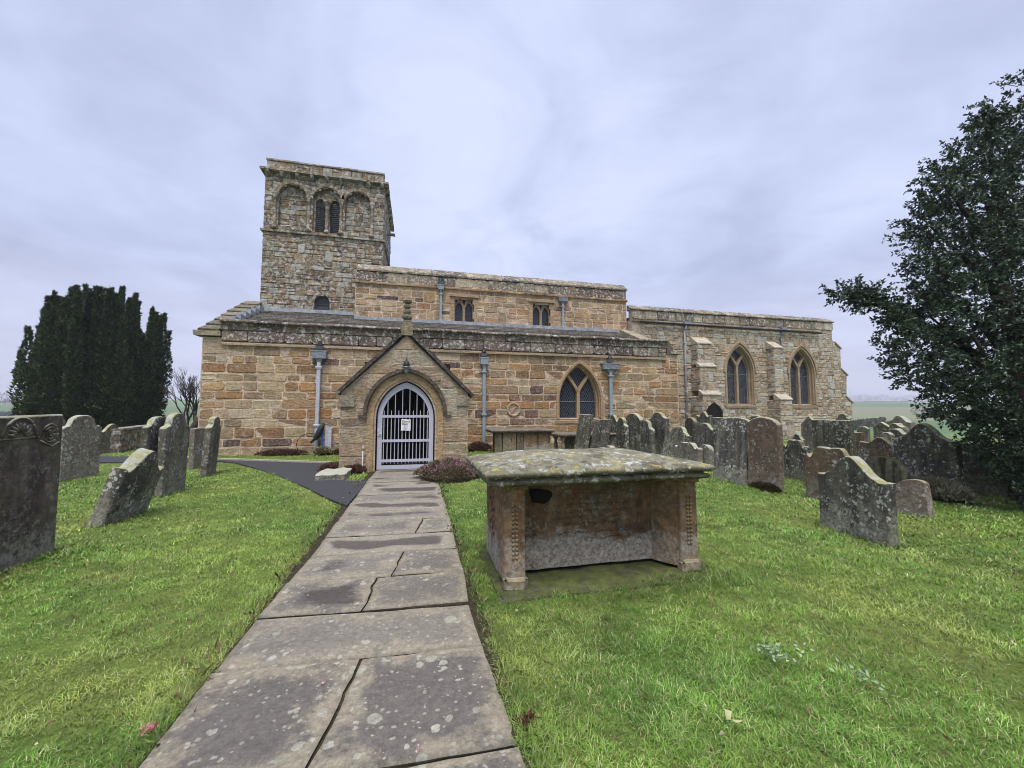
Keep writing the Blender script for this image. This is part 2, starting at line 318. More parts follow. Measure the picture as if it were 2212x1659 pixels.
def m_ground():
    m, t, b = new_mat('turf'); tc = t.add('ShaderNodeTexCoord').outputs['Object']
    a = t.noise(tc, .7, 6, .6); d = t.noise(tc, 6, 7, .7); e = t.noise(tc, 45, 5, .7)
    c = t.mix(t.ramp(a, (.35, 0.0), (.65, 1.0)), (.075, .125, .022), (.13, .155, .035))
    c = t.mix(1.0, c, t.ramp(d, (.3, .6), (.7, 1.35)), 'MULTIPLY'); c = t.mix(1.0, c, t.ramp(e, (.3, .6), (.7, 1.4)), 'MULTIPLY')
    # far farmland beyond the churchyard: patchwork of fields
    dist = t.add('ShaderNodeVectorMath', {'operation': 'LENGTH'}, i0=tc).outputs['Value']
    vo = t.add('ShaderNodeTexVoronoi', {'feature': 'F1'}, Vector=t.vmul(tc, (1, .55, 0)), Scale=.0075)
    rc = t.add('ShaderNodeSeparateColor', Color=vo.outputs['Color']).outputs[0]
    fc = t.ramp(rc, (0.0, (.10, .16, .05)), (.35, (.075, .13, .045)), (.6, (.13, .18, .06)), (.88, (.15, .16, .08)), mode='CONSTANT')
    c = t.mix(t.ramp(t.math('DIVIDE', dist, 100.0), (.35, 0.0), (.7, 1.0)), c, fc)
    t.set(b.inputs['Base Color'], c); t.set(b.inputs['Normal'], t.add('ShaderNodeBump', Height=e, Strength=.6, Distance=.03).outputs[0])
    b.inputs['Specular IOR Level'].default_value = .15; return m
M['ground'] = m_ground()
def m_path():
    m, t, b = new_mat('flagstone'); tc = t.add('ShaderNodeTexCoord').outputs['Object']
    tint = t.add('ShaderNodeAttribute', {'attribute_name': 'tint'}); tcol = tint.outputs['Color']
    sep = t.add('ShaderNodeSeparateColor', Color=tcol); edge, var, wetk = sep.outputs[0], sep.outputs[1], sep.outputs[2]
    a = t.noise(tc, 2.2, 6, .6); d = t.noise(tc, 28, 8, .7); e = t.noise(tc, 90, 4, .7)
    c = t.mix(var, (.096, .085, .072), (.215, .192, .150))
    lf = t.ramp(t.math('ADD', t.math('MULTIPLY', edge, .40), t.math('MULTIPLY', t.math('SUBTRACT', t.noise(tc, 4.4, 9, .75), .5), 1.5)), (.14, 0.0), (.34, 1.0))
    c = t.mix(t.math('MULTIPLY', lf, .85), c, (.225, .195, .135))
    for sc, th, colr in ((7.0, .68, (.27, .265, .20)), (15.0, .62, (.29, .28, .22)), (34.0, .56, (.26, .25, .20))):
        vo = t.add('ShaderNodeTexVoronoi', {'feature': 'F1'}, Vector=t.vadd(tc, t.vmul(t.add('ShaderNodeTexNoise', Vector=tc, Scale=26.0).outputs[1], (.03, .03, .03))), Scale=sc)
        rn = t.add('ShaderNodeSeparateColor', Color=vo.outputs['Color']).outputs[0]
        sp = t.ramp(t.math('SUBTRACT', t.math('MULTIPLY', t.math('SUBTRACT', rn, th), 1.1), vo.outputs['Distance']), (0.0, 0.0), (.05, 1.0))
        c = t.mix(t.math('MULTIPLY', sp, t.ramp(t.noise(tc, 2.4, 4), (.36, .35), (.56, 1.0))), c, colr)
    wet = t.math('MULTIPLY', t.ramp(t.math('SUBTRACT', t.noise(t.vmul(tc, (.8, 1.3, 1)), 1.5, 4, .5), t.math('MULTIPLY', edge, .3)), (.41, 0.0), (.50, 1.0)), wetk)
    c = t.mix(t.math('MULTIPLY', wet, .85), c, (.046, .036, .031))
    c = t.mix(1.0, c, t.ramp(d, (.3, .68), (.7, 1.32)), 'MULTIPLY'); c = t.mix(1.0, c, t.ramp(e, (.3, .8), (.7, 1.2)), 'MULTIPLY')
    t.set(b.inputs['Base Color'], c); t.set(b.inputs['Roughness'], t.mix(wet, (.8, .8, .8), (.42, .42, .42))); b.inputs['Specular IOR Level'].default_value = .35
    t.set(b.inputs['Normal'], t.add('ShaderNodeBump', Height=d, Strength=.45, Distance=.012).outputs[0]); return m
M['path'] = m_path()
M['soil'] = simple('dark_soil', (.035, .03, .018), .95, .1, 0, .5, 30)
M['tarmac'] = simple('tarmac', (.042, .042, .045), .9, .2, 0, .55, 75)
M['kerb'] = simple('concrete_edging', (.36, .33, .26), .85, .2, 0, .25, 10)
# ------------------------------------------------------------------ masonry
PAL = {
 'aisle': [(.40,.275,.145),(.36,.235,.115),(.43,.315,.185),(.33,.215,.105),(.27,.155,.072),(.39,.215,.085),(.36,.27,.16),(.46,.35,.215),(.30,.215,.125),(.39,.25,.12),(.34,.175,.07),(.24,.15,.085),(.36,.27,.155),(.29,.20,.11),(.48,.39,.26)],
 'dark': [(.13,.075,.06),(.16,.095,.07),(.11,.075,.07)],
 'porch': [(.40,.30,.195),(.36,.265,.165),(.42,.325,.22),(.34,.245,.15),(.37,.25,.14),(.31,.22,.145),(.46,.39,.29),(.42,.36,.27)],
 'nave': [(.40,.28,.155),(.36,.24,.13),(.44,.31,.17),(.32,.215,.125),(.38,.22,.095),(.29,.195,.115),(.46,.35,.22)],
 'tower': [(.26,.18,.105),(.30,.21,.125),(.22,.155,.09),(.32,.23,.135),(.23,.15,.085),(.30,.25,.18),(.40,.385,.345),(.17,.13,.085),(.36,.33,.28)],
 'chancel': [(.38,.29,.185),(.43,.34,.225),(.33,.24,.15),(.40,.335,.255),(.33,.235,.145),(.27,.195,.125),(.46,.43,.375),(.42,.39,.33),(.22,.155,.10)],
 'parapet': [(.12,.085,.07),(.16,.12,.09),(.10,.07,.062),(.19,.145,.105),(.145,.10,.08),(.19,.16,.12)],
 'weathered': [(.20,.16,.11),(.16,.125,.085),(.25,.20,.14),(.13,.10,.075),(.29,.23,.16)],
 'buff': [(.40,.31,.20),(.36,.265,.165),(.38,.28,.175)],
}
MORT = {'aisle': (.62,.47,.345), 'porch': (.52,.42,.31), 'nave': (.64,.48,.355), 'tower': (.13,.10,.07), 'chancel': (.33,.26,.185), 'parapet': (.10,.08,.065), 'buff': (.40,.31,.21)}
def shade(c, k=.14):
    g = 1+random.uniform(-k, k); return tuple(max(.01, x*g*(1+random.uniform(-.035, .035))) for x in c)
def clip_poly(P, planes):
    for (nx, nz, d) in planes:      # keep nx*a+nz*z <= d
        out = []
        for i in range(len(P)):
            a, b = P[i], P[(i+1) % len(P)]; fa = nx*a[0]+nz*a[1]-d; fb = nx*b[0]+nz*b[1]-d
            if fa <= 0: out.append(a)
            if (fa < 0 < fb) or (fb < 0 < fa):
                t = fa/(fa-fb); out.append((a[0]+(b[0]-a[0])*t, a[1]+(b[1]-a[1])*t))
        P = out
        if len(P) < 3: return []
    return P
def stone(mb, poly, Pf, c, raise_, gap=.011):
    """one dressed block: outline pulled in by the joint, pillowed face"""
    cx = sum(p[0] for p in poly)/len(poly); cz = sum(p[1] for p in poly)/len(poly)
    wx = max(p[0] for p in poly)-min(p[0] for p in poly); wz = max(p[1] for p in poly)-min(p[1] for p in poly)
    if wx < .05 or wz < .04: return
    def inset(q, g): return (cx+(q[0]-cx)*max(.1, 1-2*g/wx), cz+(q[1]-cz)*max(.1, 1-2*g/wz))
    P = []
    n = len(poly); ct = min(wx, wz)*random.uniform(.08, .22)
    for i in range(n):
        a, b, d = poly[i-1], poly[i], poly[(i+1) % n]
        for q in (a, d):
            L = math.hypot(q[0]-b[0], q[1]-b[1]) or 1; k = min(.45, ct*random.uniform(.6, 1.2)/L)
            P.append((b[0]+(q[0]-b[0])*k+random.uniform(-.006, .006), b[1]+(q[1]-b[1])*k+random.uniform(-.006, .006)))
    # order: for each corner the point toward the previous one comes first, so the ring stays in order
    tx = random.uniform(-.012, .012); tz = random.uniform(-.012, .012)
    r0 = mb.vs([Pf(*inset(q, gap), -.002) for q in P]); r1 = mb.vs([Pf(*inset(q, gap+.006), raise_*.6) for q in P])
    r2 = mb.vs([Pf(*inset(q, gap+.028), raise_+tx*(q[0]-cx)/wx*2+tz*(q[1]-cz)/wz*2) for q in P]); m = len(P)
    for A, B in ((r0, r1), (r1, r2)):
        for k in range(m): mb.fi((A[k], A[(k+1) % m], B[(k+1) % m], B[k]), c)
    mb.fi(r2, c)
def stones(mb, Pf, a0, a1, z0, z1, pal, courses=(.2, .34), lens=(.28, .7), holes=(), planes=(), darkp=.04, rz=(.004, .02), quoin=None, gap=.011, darkpal='dark', wob=.0, jump=.09):
    z = z0; k = 0; occ = []
    hs = []; zq = z0
    while zq < z1-.03:
        hq = random.uniform(*courses)
        if z1-(zq+hq) < courses[0]*.6: hq = z1-zq
        hs.append(hq); zq += hq
    while k < len(hs):
        h = hs[k]; hn = hs[k+1] if k+1 < len(hs) else 0; cur = occ; occ = []
        zm = z+h/2; spans = [(a0, a1)]
        for hf in list(holes)+[lambda zz_, o=o: o for o in cur]:
            r = hf(zm)
            if r:
                ns = []
                for (s, e) in spans:
                    if r[1] <= s or r[0] >= e: ns.append((s, e)); continue
                    if r[0]-s > .05: ns.append((s, r[0]))
                    if e-r[1] > .05: ns.append((r[1], e))
                spans = ns
        for (s, e) in spans:
            a = s
            while a < e-.01:
                L = random.uniform(*lens)*(1.0+.5*(random.random() < .12))
                if quoin and (abs(a-a0) < .01): L = quoin*(1.0 if k % 2 else .6)
                if e-(a+L) < lens[0]*.7: L = e-a
                c = shade(random.choice(PAL[darkpal])) if random.random() < darkp else shade(random.choice(PAL[pal]))
                sub = [(a, z, a+L, z+h)]
                if hn and h+hn < .56 and .3 < L < .62 and random.random() < jump and not any((hf(zm+h/2+hn/2) or (9e9, 9e9))[0]-.05 < a+L and (hf(zm+h/2+hn/2) or (-9e9, -9e9))[1]+.05 > a for hf in holes):
                    sub = [(a, z, a+L, z+h+hn)]; occ.append((a, a+L))
                if len(sub) == 1 and sub[0][3] <= z+h+.001 and h > .24 and L < .5 and random.random() < .22: sub = [(a, z, a+L, z+h*.52), (a, z+h*.52, a+L, z+h)]
                for (x0, y0, x1, y1) in sub:
                    j = lambda: random.uniform(-wob, wob)
                    P = [(x0, y0+j()), (x1, y0+j()), (x1, y1+j()), (x0, y1+j())]
                    P = clip_poly(P, planes) if planes else P
                    if P: stone(mb, P, Pf, c, random.uniform(*rz), gap)
                a += L
        z += h; k += 1
def flat_wall(mb, Pf, outer, holes, c, depth=.4, hdepth=.3, turn=True):
    """mortar core: face with real openings, reveals behind them, edges turned back"""
    loops = [[Vector((p[0], p[1], 0)) for p in L] for L in [outer]+list(holes)]
    tris = tessellate_polygon(loops); fl = [p for L in loops for p in L]
    ids = mb.vs([Pf(p.x, p.y, 0) for p in fl])
    for t in tris: mb.fi([ids[i] for i in t], c)
    for L, d in ([(outer, depth)] if turn else [])+[(h, hdepth) for h in holes]:
        mb.loft([[Pf(p[0], p[1], 0) for p in L], [Pf(p[0], p[1], -d) for p in L]], c)
def south(v): return lambda a, z, o: (a, v-o, z)
def west(u): return lambda a, z, o: (u-o, a, z)
def east(u): return lambda a, z, o: (u+o, a, z)
def north(v): return lambda a, z, o: (a, v+o, z)
def gothic(c, hw, zb, zs, za, n=9):
    """pointed arch outline from bottom left over the apex to bottom right"""
    ha = za-zs; r = (hw*hw+ha*ha)/(2*hw); L = []
    e = math.asin(min(1, ha/r)) if r >= hw else math.pi-math.asin(min(1, ha/r))
    for i in range(n+1):
        t = e*i/n; L.append((c-hw+r-r*math.cos(t), zs+r*math.sin(t)))
    return [(c-hw, zb)]+L+[(2*c-p[0], p[1]) for p in reversed(L[:-1])]+[(c+hw, zb)]
def round_arch(c, hw, zb, zs, n=10):
    return [(c-hw, zb)]+[(c-hw*math.cos(math.pi*i/n), zs+hw*math.sin(math.pi*i/n)) for i in range(n+1)]+[(c+hw, zb)]
def hole_of(poly, pad=0.0):
    def f(z):
        xs = []
        for i in range(len(poly)):
            a, b = poly[i], poly[(i+1) % len(poly)]
            if (a[1]-z)*(b[1]-z) < 0: xs.append(a[0]+(b[0]-a[0])*(z-a[1])/(b[1]-a[1]))
        if min(p[1] for p in poly)-pad < z < max(p[1] for p in poly)+pad and len(xs) < 2:
            c = sum(p[0] for p in poly)/len(poly); return (c-.1, c+.1)
        return (min(xs)-pad, max(xs)+pad) if len(xs) >= 2 else None
    return f
def band(mb, Pf, path, w, o0, o1, c, closed=False):
    """moulding of width w along an in-plane path, from depth o0 to o1"""
    n = len(path); L = []; Rr = []
    for i in range(n):
        a, b = path[max(i-1, 0)], path[min(i+1, n-1)]; d = math.hypot(b[0]-a[0], b[1]-a[1]) or 1
        nx, nz = -(b[1]-a[1])/d, (b[0]-a[0])/d
        L.append((path[i][0]+nx*w/2, path[i][1]+nz*w/2)); Rr.append((path[i][0]-nx*w/2, path[i][1]-nz*w/2))
    A = mb.vs([Pf(*p, o0) for p in L]); B = mb.vs([Pf(*p, o1) for p in L]); Cc = mb.vs([Pf(*p, o1) for p in Rr]); D = mb.vs([Pf(*p, o0) for p in Rr])
    for i in range(n-1):
        for X, Y in ((A, B), (B, Cc), (Cc, D)): mb.fi((X[i], X[i+1], Y[i+1], Y[i]), c)
    mb.fi((A[0], B[0], Cc[0], D[0]), c); mb.fi((A[-1], B[-1], Cc[-1], D[-1]), c)
def course_row(mb, Pf, a0, a1, zf0, zf1, o0, o1, lens, pal, slope=0.0, gap=.008, jit=.01, planes=()):
    """a run of long coping or string-course blocks, each with its own face"""
    a = a0
    while a < a1-.01:
        L = random.uniform(*lens)
        if a1-(a+L) < lens[0]*.6: L = a1-a
        x0, x1 = a+gap/2, a+L-gap/2; c = shade(random.choice(PAL[pal])); j = random.uniform(-jit, jit)
        P = [(x0, zf0, o0), (x1, zf0, o0), (x1, zf0, o1+j), (x0, zf0, o1+j)]
        Q = [(x0, zf1+j*.5, o0-slope*0), (x1, zf1+j*.4, o0), (x1, zf1-slope+j*.4, o1+j), (x0, zf1-slope+j*.5, o1+j)]
        p = mb.vs([Pf(*q) for q in P]); q = mb.vs([Pf(*t) for t in Q])
        mb.fi(p, c); mb.fi(q, c)
        for k in range(4): mb.fi((p[k], p[(k+1) % 4], q[(k+1) % 4], q[k]), c)
        a += L
church = thing('church', (4, 18, 0), 'long stone church with square bell tower, low aisle, gabled porch and lattice gate', 'church')
def bld(mb, name, mat, parent=church, smooth=False): return mb.build(name, M[mat] if isinstance(mat, str) else mat, parent, smooth)

# ------------------------------------------------------------------ south aisle
VA = 15.9; S = south(VA)
aw_out = gothic(6.83, 1.08, 1.08, 2.02, 3.70)       # outer edge of the big window's dressed surround
aw_in = gothic(6.78, .86, 1.22, 1.98, 3.46)
mb = MB()
flat_wall(mb, S, [(-7.25, -.3), (11.6, -.3), (11.6, 4.12), (-7.25, 4.12)], [gothic(6.80, .97, 1.12, 2.0, 3.58)], MORT['aisle'], .6, .35)
stones(mb, S, -7.24, 11.59, -.05, 3.86, 'aisle', (.27, .45), (.38, 1.0), [hole_of(aw_out), lambda z: (-1.8, 1.3) if z < 3.3 else None], darkp=.035, rz=(.004, .018), quoin=.75, wob=.018, gap=.019)
W = west(-7.25)
flat_wall(mb, W, [(15.9, -.3), (19.7, -.3), (19.7, 6.2), (15.9, 4.2)], [], MORT['aisle'], turn=False)
stones(mb, W, 15.9, 19.7, 0, 6.1, 'aisle', (.24, .36), (.34, .8), planes=[(-.52, 1, 4.12-.52*15.9)], rz=(.006, .025))
E_ = east(11.6)
flat_wall(mb, E_, [(15.9, -.3), (19.0, -.3), (19.0, 5.7), (15.9, 4.2)], [], MORT['aisle'], turn=False)
stones(mb, E_, 15.9, 19.0, 0, 5.6, 'aisle', (.24, .36), (.34, .8), planes=[(-.48, 1, 4.12-.48*15.9)], rz=(.006, .025))
aisle = bld(mb, 'aisle_wall', 'aisle')
mb = MB()                                            # a few rough stones set in the wall: carved roundel
rr = [(.29, .02), (.285, .05), (.25, .06), (.215, .05), (.20, .022), (.0, .022)]
rings = [[S(3.88+r*math.cos(2*math.pi*k/20), 1.60+r*math.sin(2*math.pi*k/20), o) for k in range(20)] for r, o in rr if r > 0]
mb.loft(rings, (.42, .33, .22)); mb.face(rings[-1], (.40, .30, .20))
band(mb, S, [(3.78, 1.48), (3.86, 1.56), (3.90, 1.66), (3.99, 1.70)], .06, .02, .05, (.42, .33, .22))
bld(mb, 'carved_roundel', M['dress'])
mb = MB()
course_row(mb, S, -6.66, 11.0, 3.85, 3.97, -.05, .085, (.9, 1.8), 'buff', slope=.05)
bld(mb, 'string_course', 'dress', aisle)
mb = MB(); S1 = south(VA-.03)
mb.box(-6.64, 10.98, VA+.0, VA+.45, 3.975, 4.50, MORT['parapet'])
stones(mb, S1, -6.66, 11.0, 3.98, 4.38, 'parapet', (.395, .41), (.55, 1.25), rz=(.02, .035), darkp=0, gap=.008)
parapet = bld(mb, 'aisle_parapet', 'parapet')
mb = MB()
a = -6.70
while a < 10.95:                                     # rounded coping, one block after another
    L = random.uniform(.75, 1.3); L = 11.03-a if 11.03-(a+L) < .5 else L
    c = shade(random.choice(PAL['parapet'])); j = random.uniform(-.012, .012)
    prof = [(.045, 4.385), (.045, 4.59), (.05, 4.60), (.05, 4.62), (.12, 4.635), (.145, 4.67), (.125, 4.72), (.06, 4.755), (-.12, 4.77), (-.3, 4.72), (-.3, 4.385)]
    mb.loft([[(x, VA-.03-o-j*.5, z+j) for o, z in prof] for x in (a+.006, a+L-.006)], c, cap=True)
    a += L
bld(mb, 'coping', 'coping', parapet)
# kneelers and raking verge slabs at the two ends
mb = MB()
mb.box(-7.48, -6.68, VA-.16, VA+.35, 4.16, 4.31, (.30, .25, .17), jit=.015)
nsl = 7
for k in range(nsl):
    y0 = VA-.02+k*(3.85/nsl); y1 = y0+3.85/nsl+.07; z0 = 4.32+.535*(y0-VA); z1 = 4.32+.535*(y1-VA)
    c = shade((.15, .13, .085), .4); e_ = random.uniform(-.03, .03); z1 -= .05
    p = mb.vs([(-7.42+e_, y0, z0), (-6.75, y0, z0), (-6.75, y1, z1), (-7.42+e_, y1, z1), (-7.42+e_, y0-.03, z0+.09), (-6.75, y0-.03, z0+.09), (-6.75, y1, z1+.09), (-7.42+e_, y1, z1+.09)])
    for f in ((0, 1, 2, 3), (4, 5, 6, 7), (0, 1, 5, 4), (1, 2, 6, 5), (2, 3, 7, 6), (3, 0, 4, 7)): mb.fi([p[i] for i in f], c)
bld(mb, 'verge_coping', 'verge')
mb = MB()
for pts in ([(11.03, 4.38), (11.03, 4.72), (11.10, 4.73), (11.34, 4.36), (11.30, 4.14), (11.03, 4.12)],):
    mb.loft([[(x, y, z) for x, z in pts] for y in (VA-.07, VA+.4)], (.14, .11, .085), cap=True)
mb.box(11.22, 11.78, VA-.10, VA+.4, 4.13, 4.22, (.33, .28, .2), jit=.012)
for k in range(6):
    y0 = VA+.3+k*.47; y1 = y0+.53; z0 = 4.52+.43*(y0-VA-.3); z1 = z0+.43*.53; c = shade((.30, .26, .18))
    p = mb.vs([(10.40, y0, z0), (11.0, y0, z0), (11.0, y1, z1), (10.40, y1, z1), (10.40, y0, z0+.13), (11.0, y0, z0+.13), (11.0, y1, z1+.13), (10.40, y1, z1+.13)])
    for f in ((0, 1, 2, 3), (4, 5, 6, 7), (0, 1, 5, 4), (1, 2, 6, 5), (2, 3, 7, 6), (3, 0, 4, 7)): mb.fi([p[i] for i in f], c)
bld(mb, 'verge_coping', 'verge')
# lean-to roof in stepped slate courses
mb = MB(); n = 12; sl = .43
for k in range(n):
    t0 = k/n; t1 = (k+1.12)/n; vt0 = VA+.42+t0*3.38; vt1 = VA+.42+t1*3.38; z0 = 4.56+sl*(vt0-VA-.42)+.055; z1 = 4.56+sl*(vt1-VA-.42)
    a = -6.8; ck = random.choice((.55, .8, 1.1, 1.5))
    while a < 10.4:
        L = random.uniform(.35, .9); x1 = min(a+L, 10.4); c = shade((.095*ck, .085*ck, .072*ck), .35); j = random.uniform(0, .02)
        y1x = vt1
        if a > -2.8 and vt0 > 19.0: break
        p = mb.vs([(a, vt0, z0+j), (x1-.006, vt0, z0+j), (x1-.006, vt1, z1+j), (a, vt1, z1+j), (a, vt0, z0-.05), (x1-.006, vt0, z0-.05)])
        mb.fi((p[0], p[1], p[2], p[3]), c); mb.fi((p[4], p[5], p[1], p[0]), c); a += L
mb.face([(-7.2, VA+.3, 4.49), (11.5, VA+.3, 4.49), (11.5, 19.0, 5.62), (-7.2, 19.0, 5.62)], (.05, .05, .05))
roof = bld(mb, 'aisle_roof', 'slate')
mb = MB()
mb.box(-2.74, 10.3, 18.80, 18.985, 5.64, 5.80, (.3, .33, .38)); mb.box(-6.6, -2.76, 19.50, 19.685, 5.96, 6.14, (.3, .33, .38))
for k in range(7):
    y0 = VA+.3+k*.46; mb.box(-6.74, -6.58, y0, y0+.5, 4.60+sl*(y0-VA-.2), 4.72+sl*(y0-VA-.2)+.1, (.3, .33, .38))
bld(mb, 'lead_flashing', 'flash', roof)
# ------------------------------------------------------------------ the big aisle window, chancel windows: Y tracery
def surround(mb, Pf, outl, proud, c, c2):
    """moulded surround lofted from the wall face in to the glass; outl = [(outline, depth), ...]"""
    mb.loft([[Pf(p[0], p[1], d) for p in L] for L, d in outl], c, closed=False)
def gothic_window(name, Pf, c, hw, zb, zs, za, rim, rec, glass, cc, hood=True, lightc=None, parent=church):
    mb = MB(); k = hw+rim; r1 = rim*.5
    O = gothic(c, k, zb-.06, zs, za+rim*1.25); O2 = gothic(c, k-.03, zb-.06, zs, za+rim*1.25-.03); Mi = gothic(c, hw+r1, zb, zs, za+r1*1.2); Mj = gothic(c, hw+r1*.6, zb, zs, za+r1*.8); I = gothic(c, hw, zb, zs, za)
    surround(mb, Pf, [(O, -.05), (O, .045), (O2, .055), (Mi, .05), (Mi, -.02), (Mj, -.05), (Mj, -rec*.55), (I, -rec*.62), (I, -rec)], 0, cc, cc)
    mb.loft([[Pf(c-k-.04, zb-.22, -.05), Pf(c+k+.04, zb-.22, -.05), Pf(c+k+.04, zb-.22, .05), Pf(c-k-.04, zb-.22, .05)],
             [Pf(c-k-.04, zb-.05, -.05), Pf(c+k+.04, zb-.05, -.05), Pf(c+k+.04, zb-.10, .06), Pf(c-k-.04, zb-.10, .06)]], cc, cap=True)
    mb.face([Pf(c-hw-rim*.5, zb-.05, .03), Pf(c+hw+rim*.5, zb-.05, .03), Pf(c+hw+rim*.5, zb+.012, -rec), Pf(c-hw-rim*.5, zb+.012, -rec)], cc)
    wo = bld(mb, 'window', 'dress', parent)
    mb = MB()                                        # mullion and the two curving bars
    mw = .13*hw/.84; ym = zs+.30*(za-zs)
    band(mb, Pf, [(c, zb), (c, ym)], mw, -rec-.03, -rec*.5, cc)
    ha = za-zs; r = (hw*hw+ha*ha)/(2*hw)
    for sgn in (-1, 1):
        pts = []
        for i in range(9):                           # each bar repeats the arch curve, shifted by half the width
            t = .02+i/8*.98; z = ym-.05+(za-ym)*t*.80; dz = z-zs
            x = hw*.02+(r-math.sqrt(max(0, r*r-(dz*.92)**2)))*.0 + hw*.66*(t**1.25)
            pts.append((c+sgn*x, z))
        band(mb, Pf, pts, mw*.9, -rec-.03, -rec*.5-.002*(sgn+1), cc)
    for sgn in (-1, 1):                              # pointed heads of the two lights
        cl = c+sgn*(hw/2); Lh = gothic(cl, hw/2-.02, zs, zs+.12, zs+(za-zs)*.62)[1:-1]
    bld(mb, 'tracery', 'dress', wo)
    mb = MB(); mb.face([Pf(p[0], p[1], -rec-.005) for p in I], (.02, .02, .03)); bld(mb, 'pane', glass, wo)
    mb = MB(); zb2 = zb+(zs-zb)*.95
    mb.tube([Pf(c-hw+.02, zb2, -rec+.012), Pf(c+hw-.02, zb2, -rec+.012)], .012, 5); bld(mb, 'saddle_bar', 'lead', wo)
    if hood:
        mb = MB(); H = gothic(c, k+.05, zs-.05, zs, za+rim*1.25+.07)[1:-1]
        band(mb, Pf, H, .09, -.02, .10, cc); bld(mb, 'hood_mould', 'dress', wo)
    return wo
gothic_window('window', S, 6.79, .84, 1.24, 1.98, 3.44, .23, .32, 'glass_diamond', (.40, .275, .155), hood=False)

# ------------------------------------------------------------------ tower
VT = 19.7; T = south(VT); TU0, TU1, TV1 = -6.84, -1.66, 24.6
lights = [(-4.52, .20), (-3.89, .20)]
op = round_arch(-4.21, .60, 9.87, 11.40); sd_ = round_arch(-4.29, .33, 5.6, 6.55, 8)
pan = [round_arch(-5.68, .58, 9.95, 11.42), round_arch(-2.84, .58, 9.95, 11.42)]
mb = MB()
flat_wall(mb, T, [(TU0, -.3), (TU1, -.3), (TU1, 12.62), (TU0, 12.62)], [op, sd_]+pan, MORT['tower'], .9, .30)
hl = [hole_of(op, .02), hole_of(sd_, .03)]+[hole_of(p, .02) for p in pan]
stones(mb, T, TU0, TU1, 5.0, 9.66, 'tower', (.20, .27), (.26, .52), hl, darkp=.03, rz=(.008, .028), quoin=.5)
stones(mb, T, TU0, TU1, 9.80, 12.50, 'tower', (.20, .29), (.26, .55), hl, darkp=.05, rz=(.008, .028), quoin=.5)
for p in pan:                                        # the two blind arches keep a stone back wall
    Pb = south(VT+.20); mb.face([Pb(q[0], q[1], 0) for q in p], MORT['tower']); cc = sum(q[0] for q in p)/len(p)
    stones(mb, Pb, cc-.57, cc+.57, 9.95, 11.96, 'tower', (.19, .26), (.24, .46), [], planes=[(math.cos(t), math.sin(t), math.cos(t)*cc+math.sin(t)*11.42+.57) for t in [math.pi*k/10 for k in range(1, 10)]], rz=(.006, .02))
mb.face([(op[i][0], VT+.42, op[i][1]) for i in range(len(op))], (.10, .08, .06))
for fn, uu in ((east, TU1), (west, TU0)):
    Q = fn(uu); flat_wall(mb, Q, [(VT, -.3), (TV1, -.3), (TV1, 12.62), (VT, 12.62)], [], MORT['tower'], turn=False)
    stones(mb, Q, VT, TV1, 5.5 if uu < -3 else 7.4, 9.66, 'tower', (.20, .27), (.26, .52), darkp=.03, rz=(.008, .028))
    stones(mb, Q, VT, TV1, 9.80, 12.50, 'tower', (.20, .28), (.26, .52), darkp=.05, rz=(.008, .028))
mb.face([(TU0, TV1, -.3), (TU1, TV1, -.3), (TU1, TV1, 12.6), (TU0, TV1, 12.6)], MORT['tower'])
tower = bld(mb, 'tower', 'tower')
def ring_course(mb, z0, z1, out, pal, slope=.03, lens=(.5, .9)):
    for Pf, a0, a1 in ((south(VT), TU0-out, TU1+out), (east(TU1), VT, TV1), (west(TU0), VT, TV1), (north(TV1), TU0-out, TU1+out)):
        course_row(mb, Pf, a0, a1, z0, z1, -.03, out, lens, pal, slope=slope)
mb = MB(); ring_course(mb, 9.67, 9.79, .10, 'tower'); bld(mb, 'string_course', 'tower', tower)
mb = MB(); ring_course(mb, 12.50, 12.62, .20, 'tower'); bld(mb, 'corbel_table', 'tower', tower)
mb = MB()
for Pf, a0, a1 in ((south(VT), TU0+.02, TU1-.02), (east(TU1-.1), VT+.1, TV1-.1), (west(TU0+.1), VT+.1, TV1-.1), (north(TV1-.1), TU0+.1, TU1-.1)):
    stones(mb, Pf, a0, a1, 12.625, 13.02, 'tower', (.39, .4), (.34, .62), rz=(.01, .03), darkp=.1, gap=.007)
mb.box(TU0+.1, TU1-.1, VT+.02, TV1-.1, 12.63, 13.02, MORT['tower'])
course_row(mb, south(VT), TU0+.0, TU1-.0, 13.03, 13.13, -.35, .05, (.6, 1.1), 'tower', slope=.03)
course_row(mb, east(TU1-.1), VT+.36, TV1-.1, 13.03, 13.13, -.35, .05, (.6, 1.1), 'tower', slope=.03)
course_row(mb, west(TU0+.1), VT+.36, TV1-.1, 13.03, 13.13, -.35, .05, (.6, 1.1), 'tower', slope=.03)
bld(mb, 'tower_parapet', 'tower', tower)
mb0 = None
corb_at = [('s', TU0+.10+(TU1-TU0-.2)*k/8) for k in (0, 1, 2, 3, 4, 5, 7, 8)]+[('e', VT+.3+k*.62) for k in range(7)]
for side, a in corb_at:                              # carved corbel heads under the parapet
    mb = MB(); Pf = T if side == 's' else east(TU1); w_ = random.uniform(.085, .115); hh = random.uniform(.2, .27)
    mb.loft([[Pf(a-w_*s, 12.50-hh*t, o*q) for s, q in ((-1, .75), (-.5, 1), (.5, 1), (1, .75), (1, -.2), (-1, -.2))] for t, o, s_ in ((0, .19, 1), (.35, .19, 1), (.7, .13, .8), (1, .03, .6))], shade((.20, .165, .115)), cap=True)
    bld(mb, 'corbel', 'tower', tower, True)
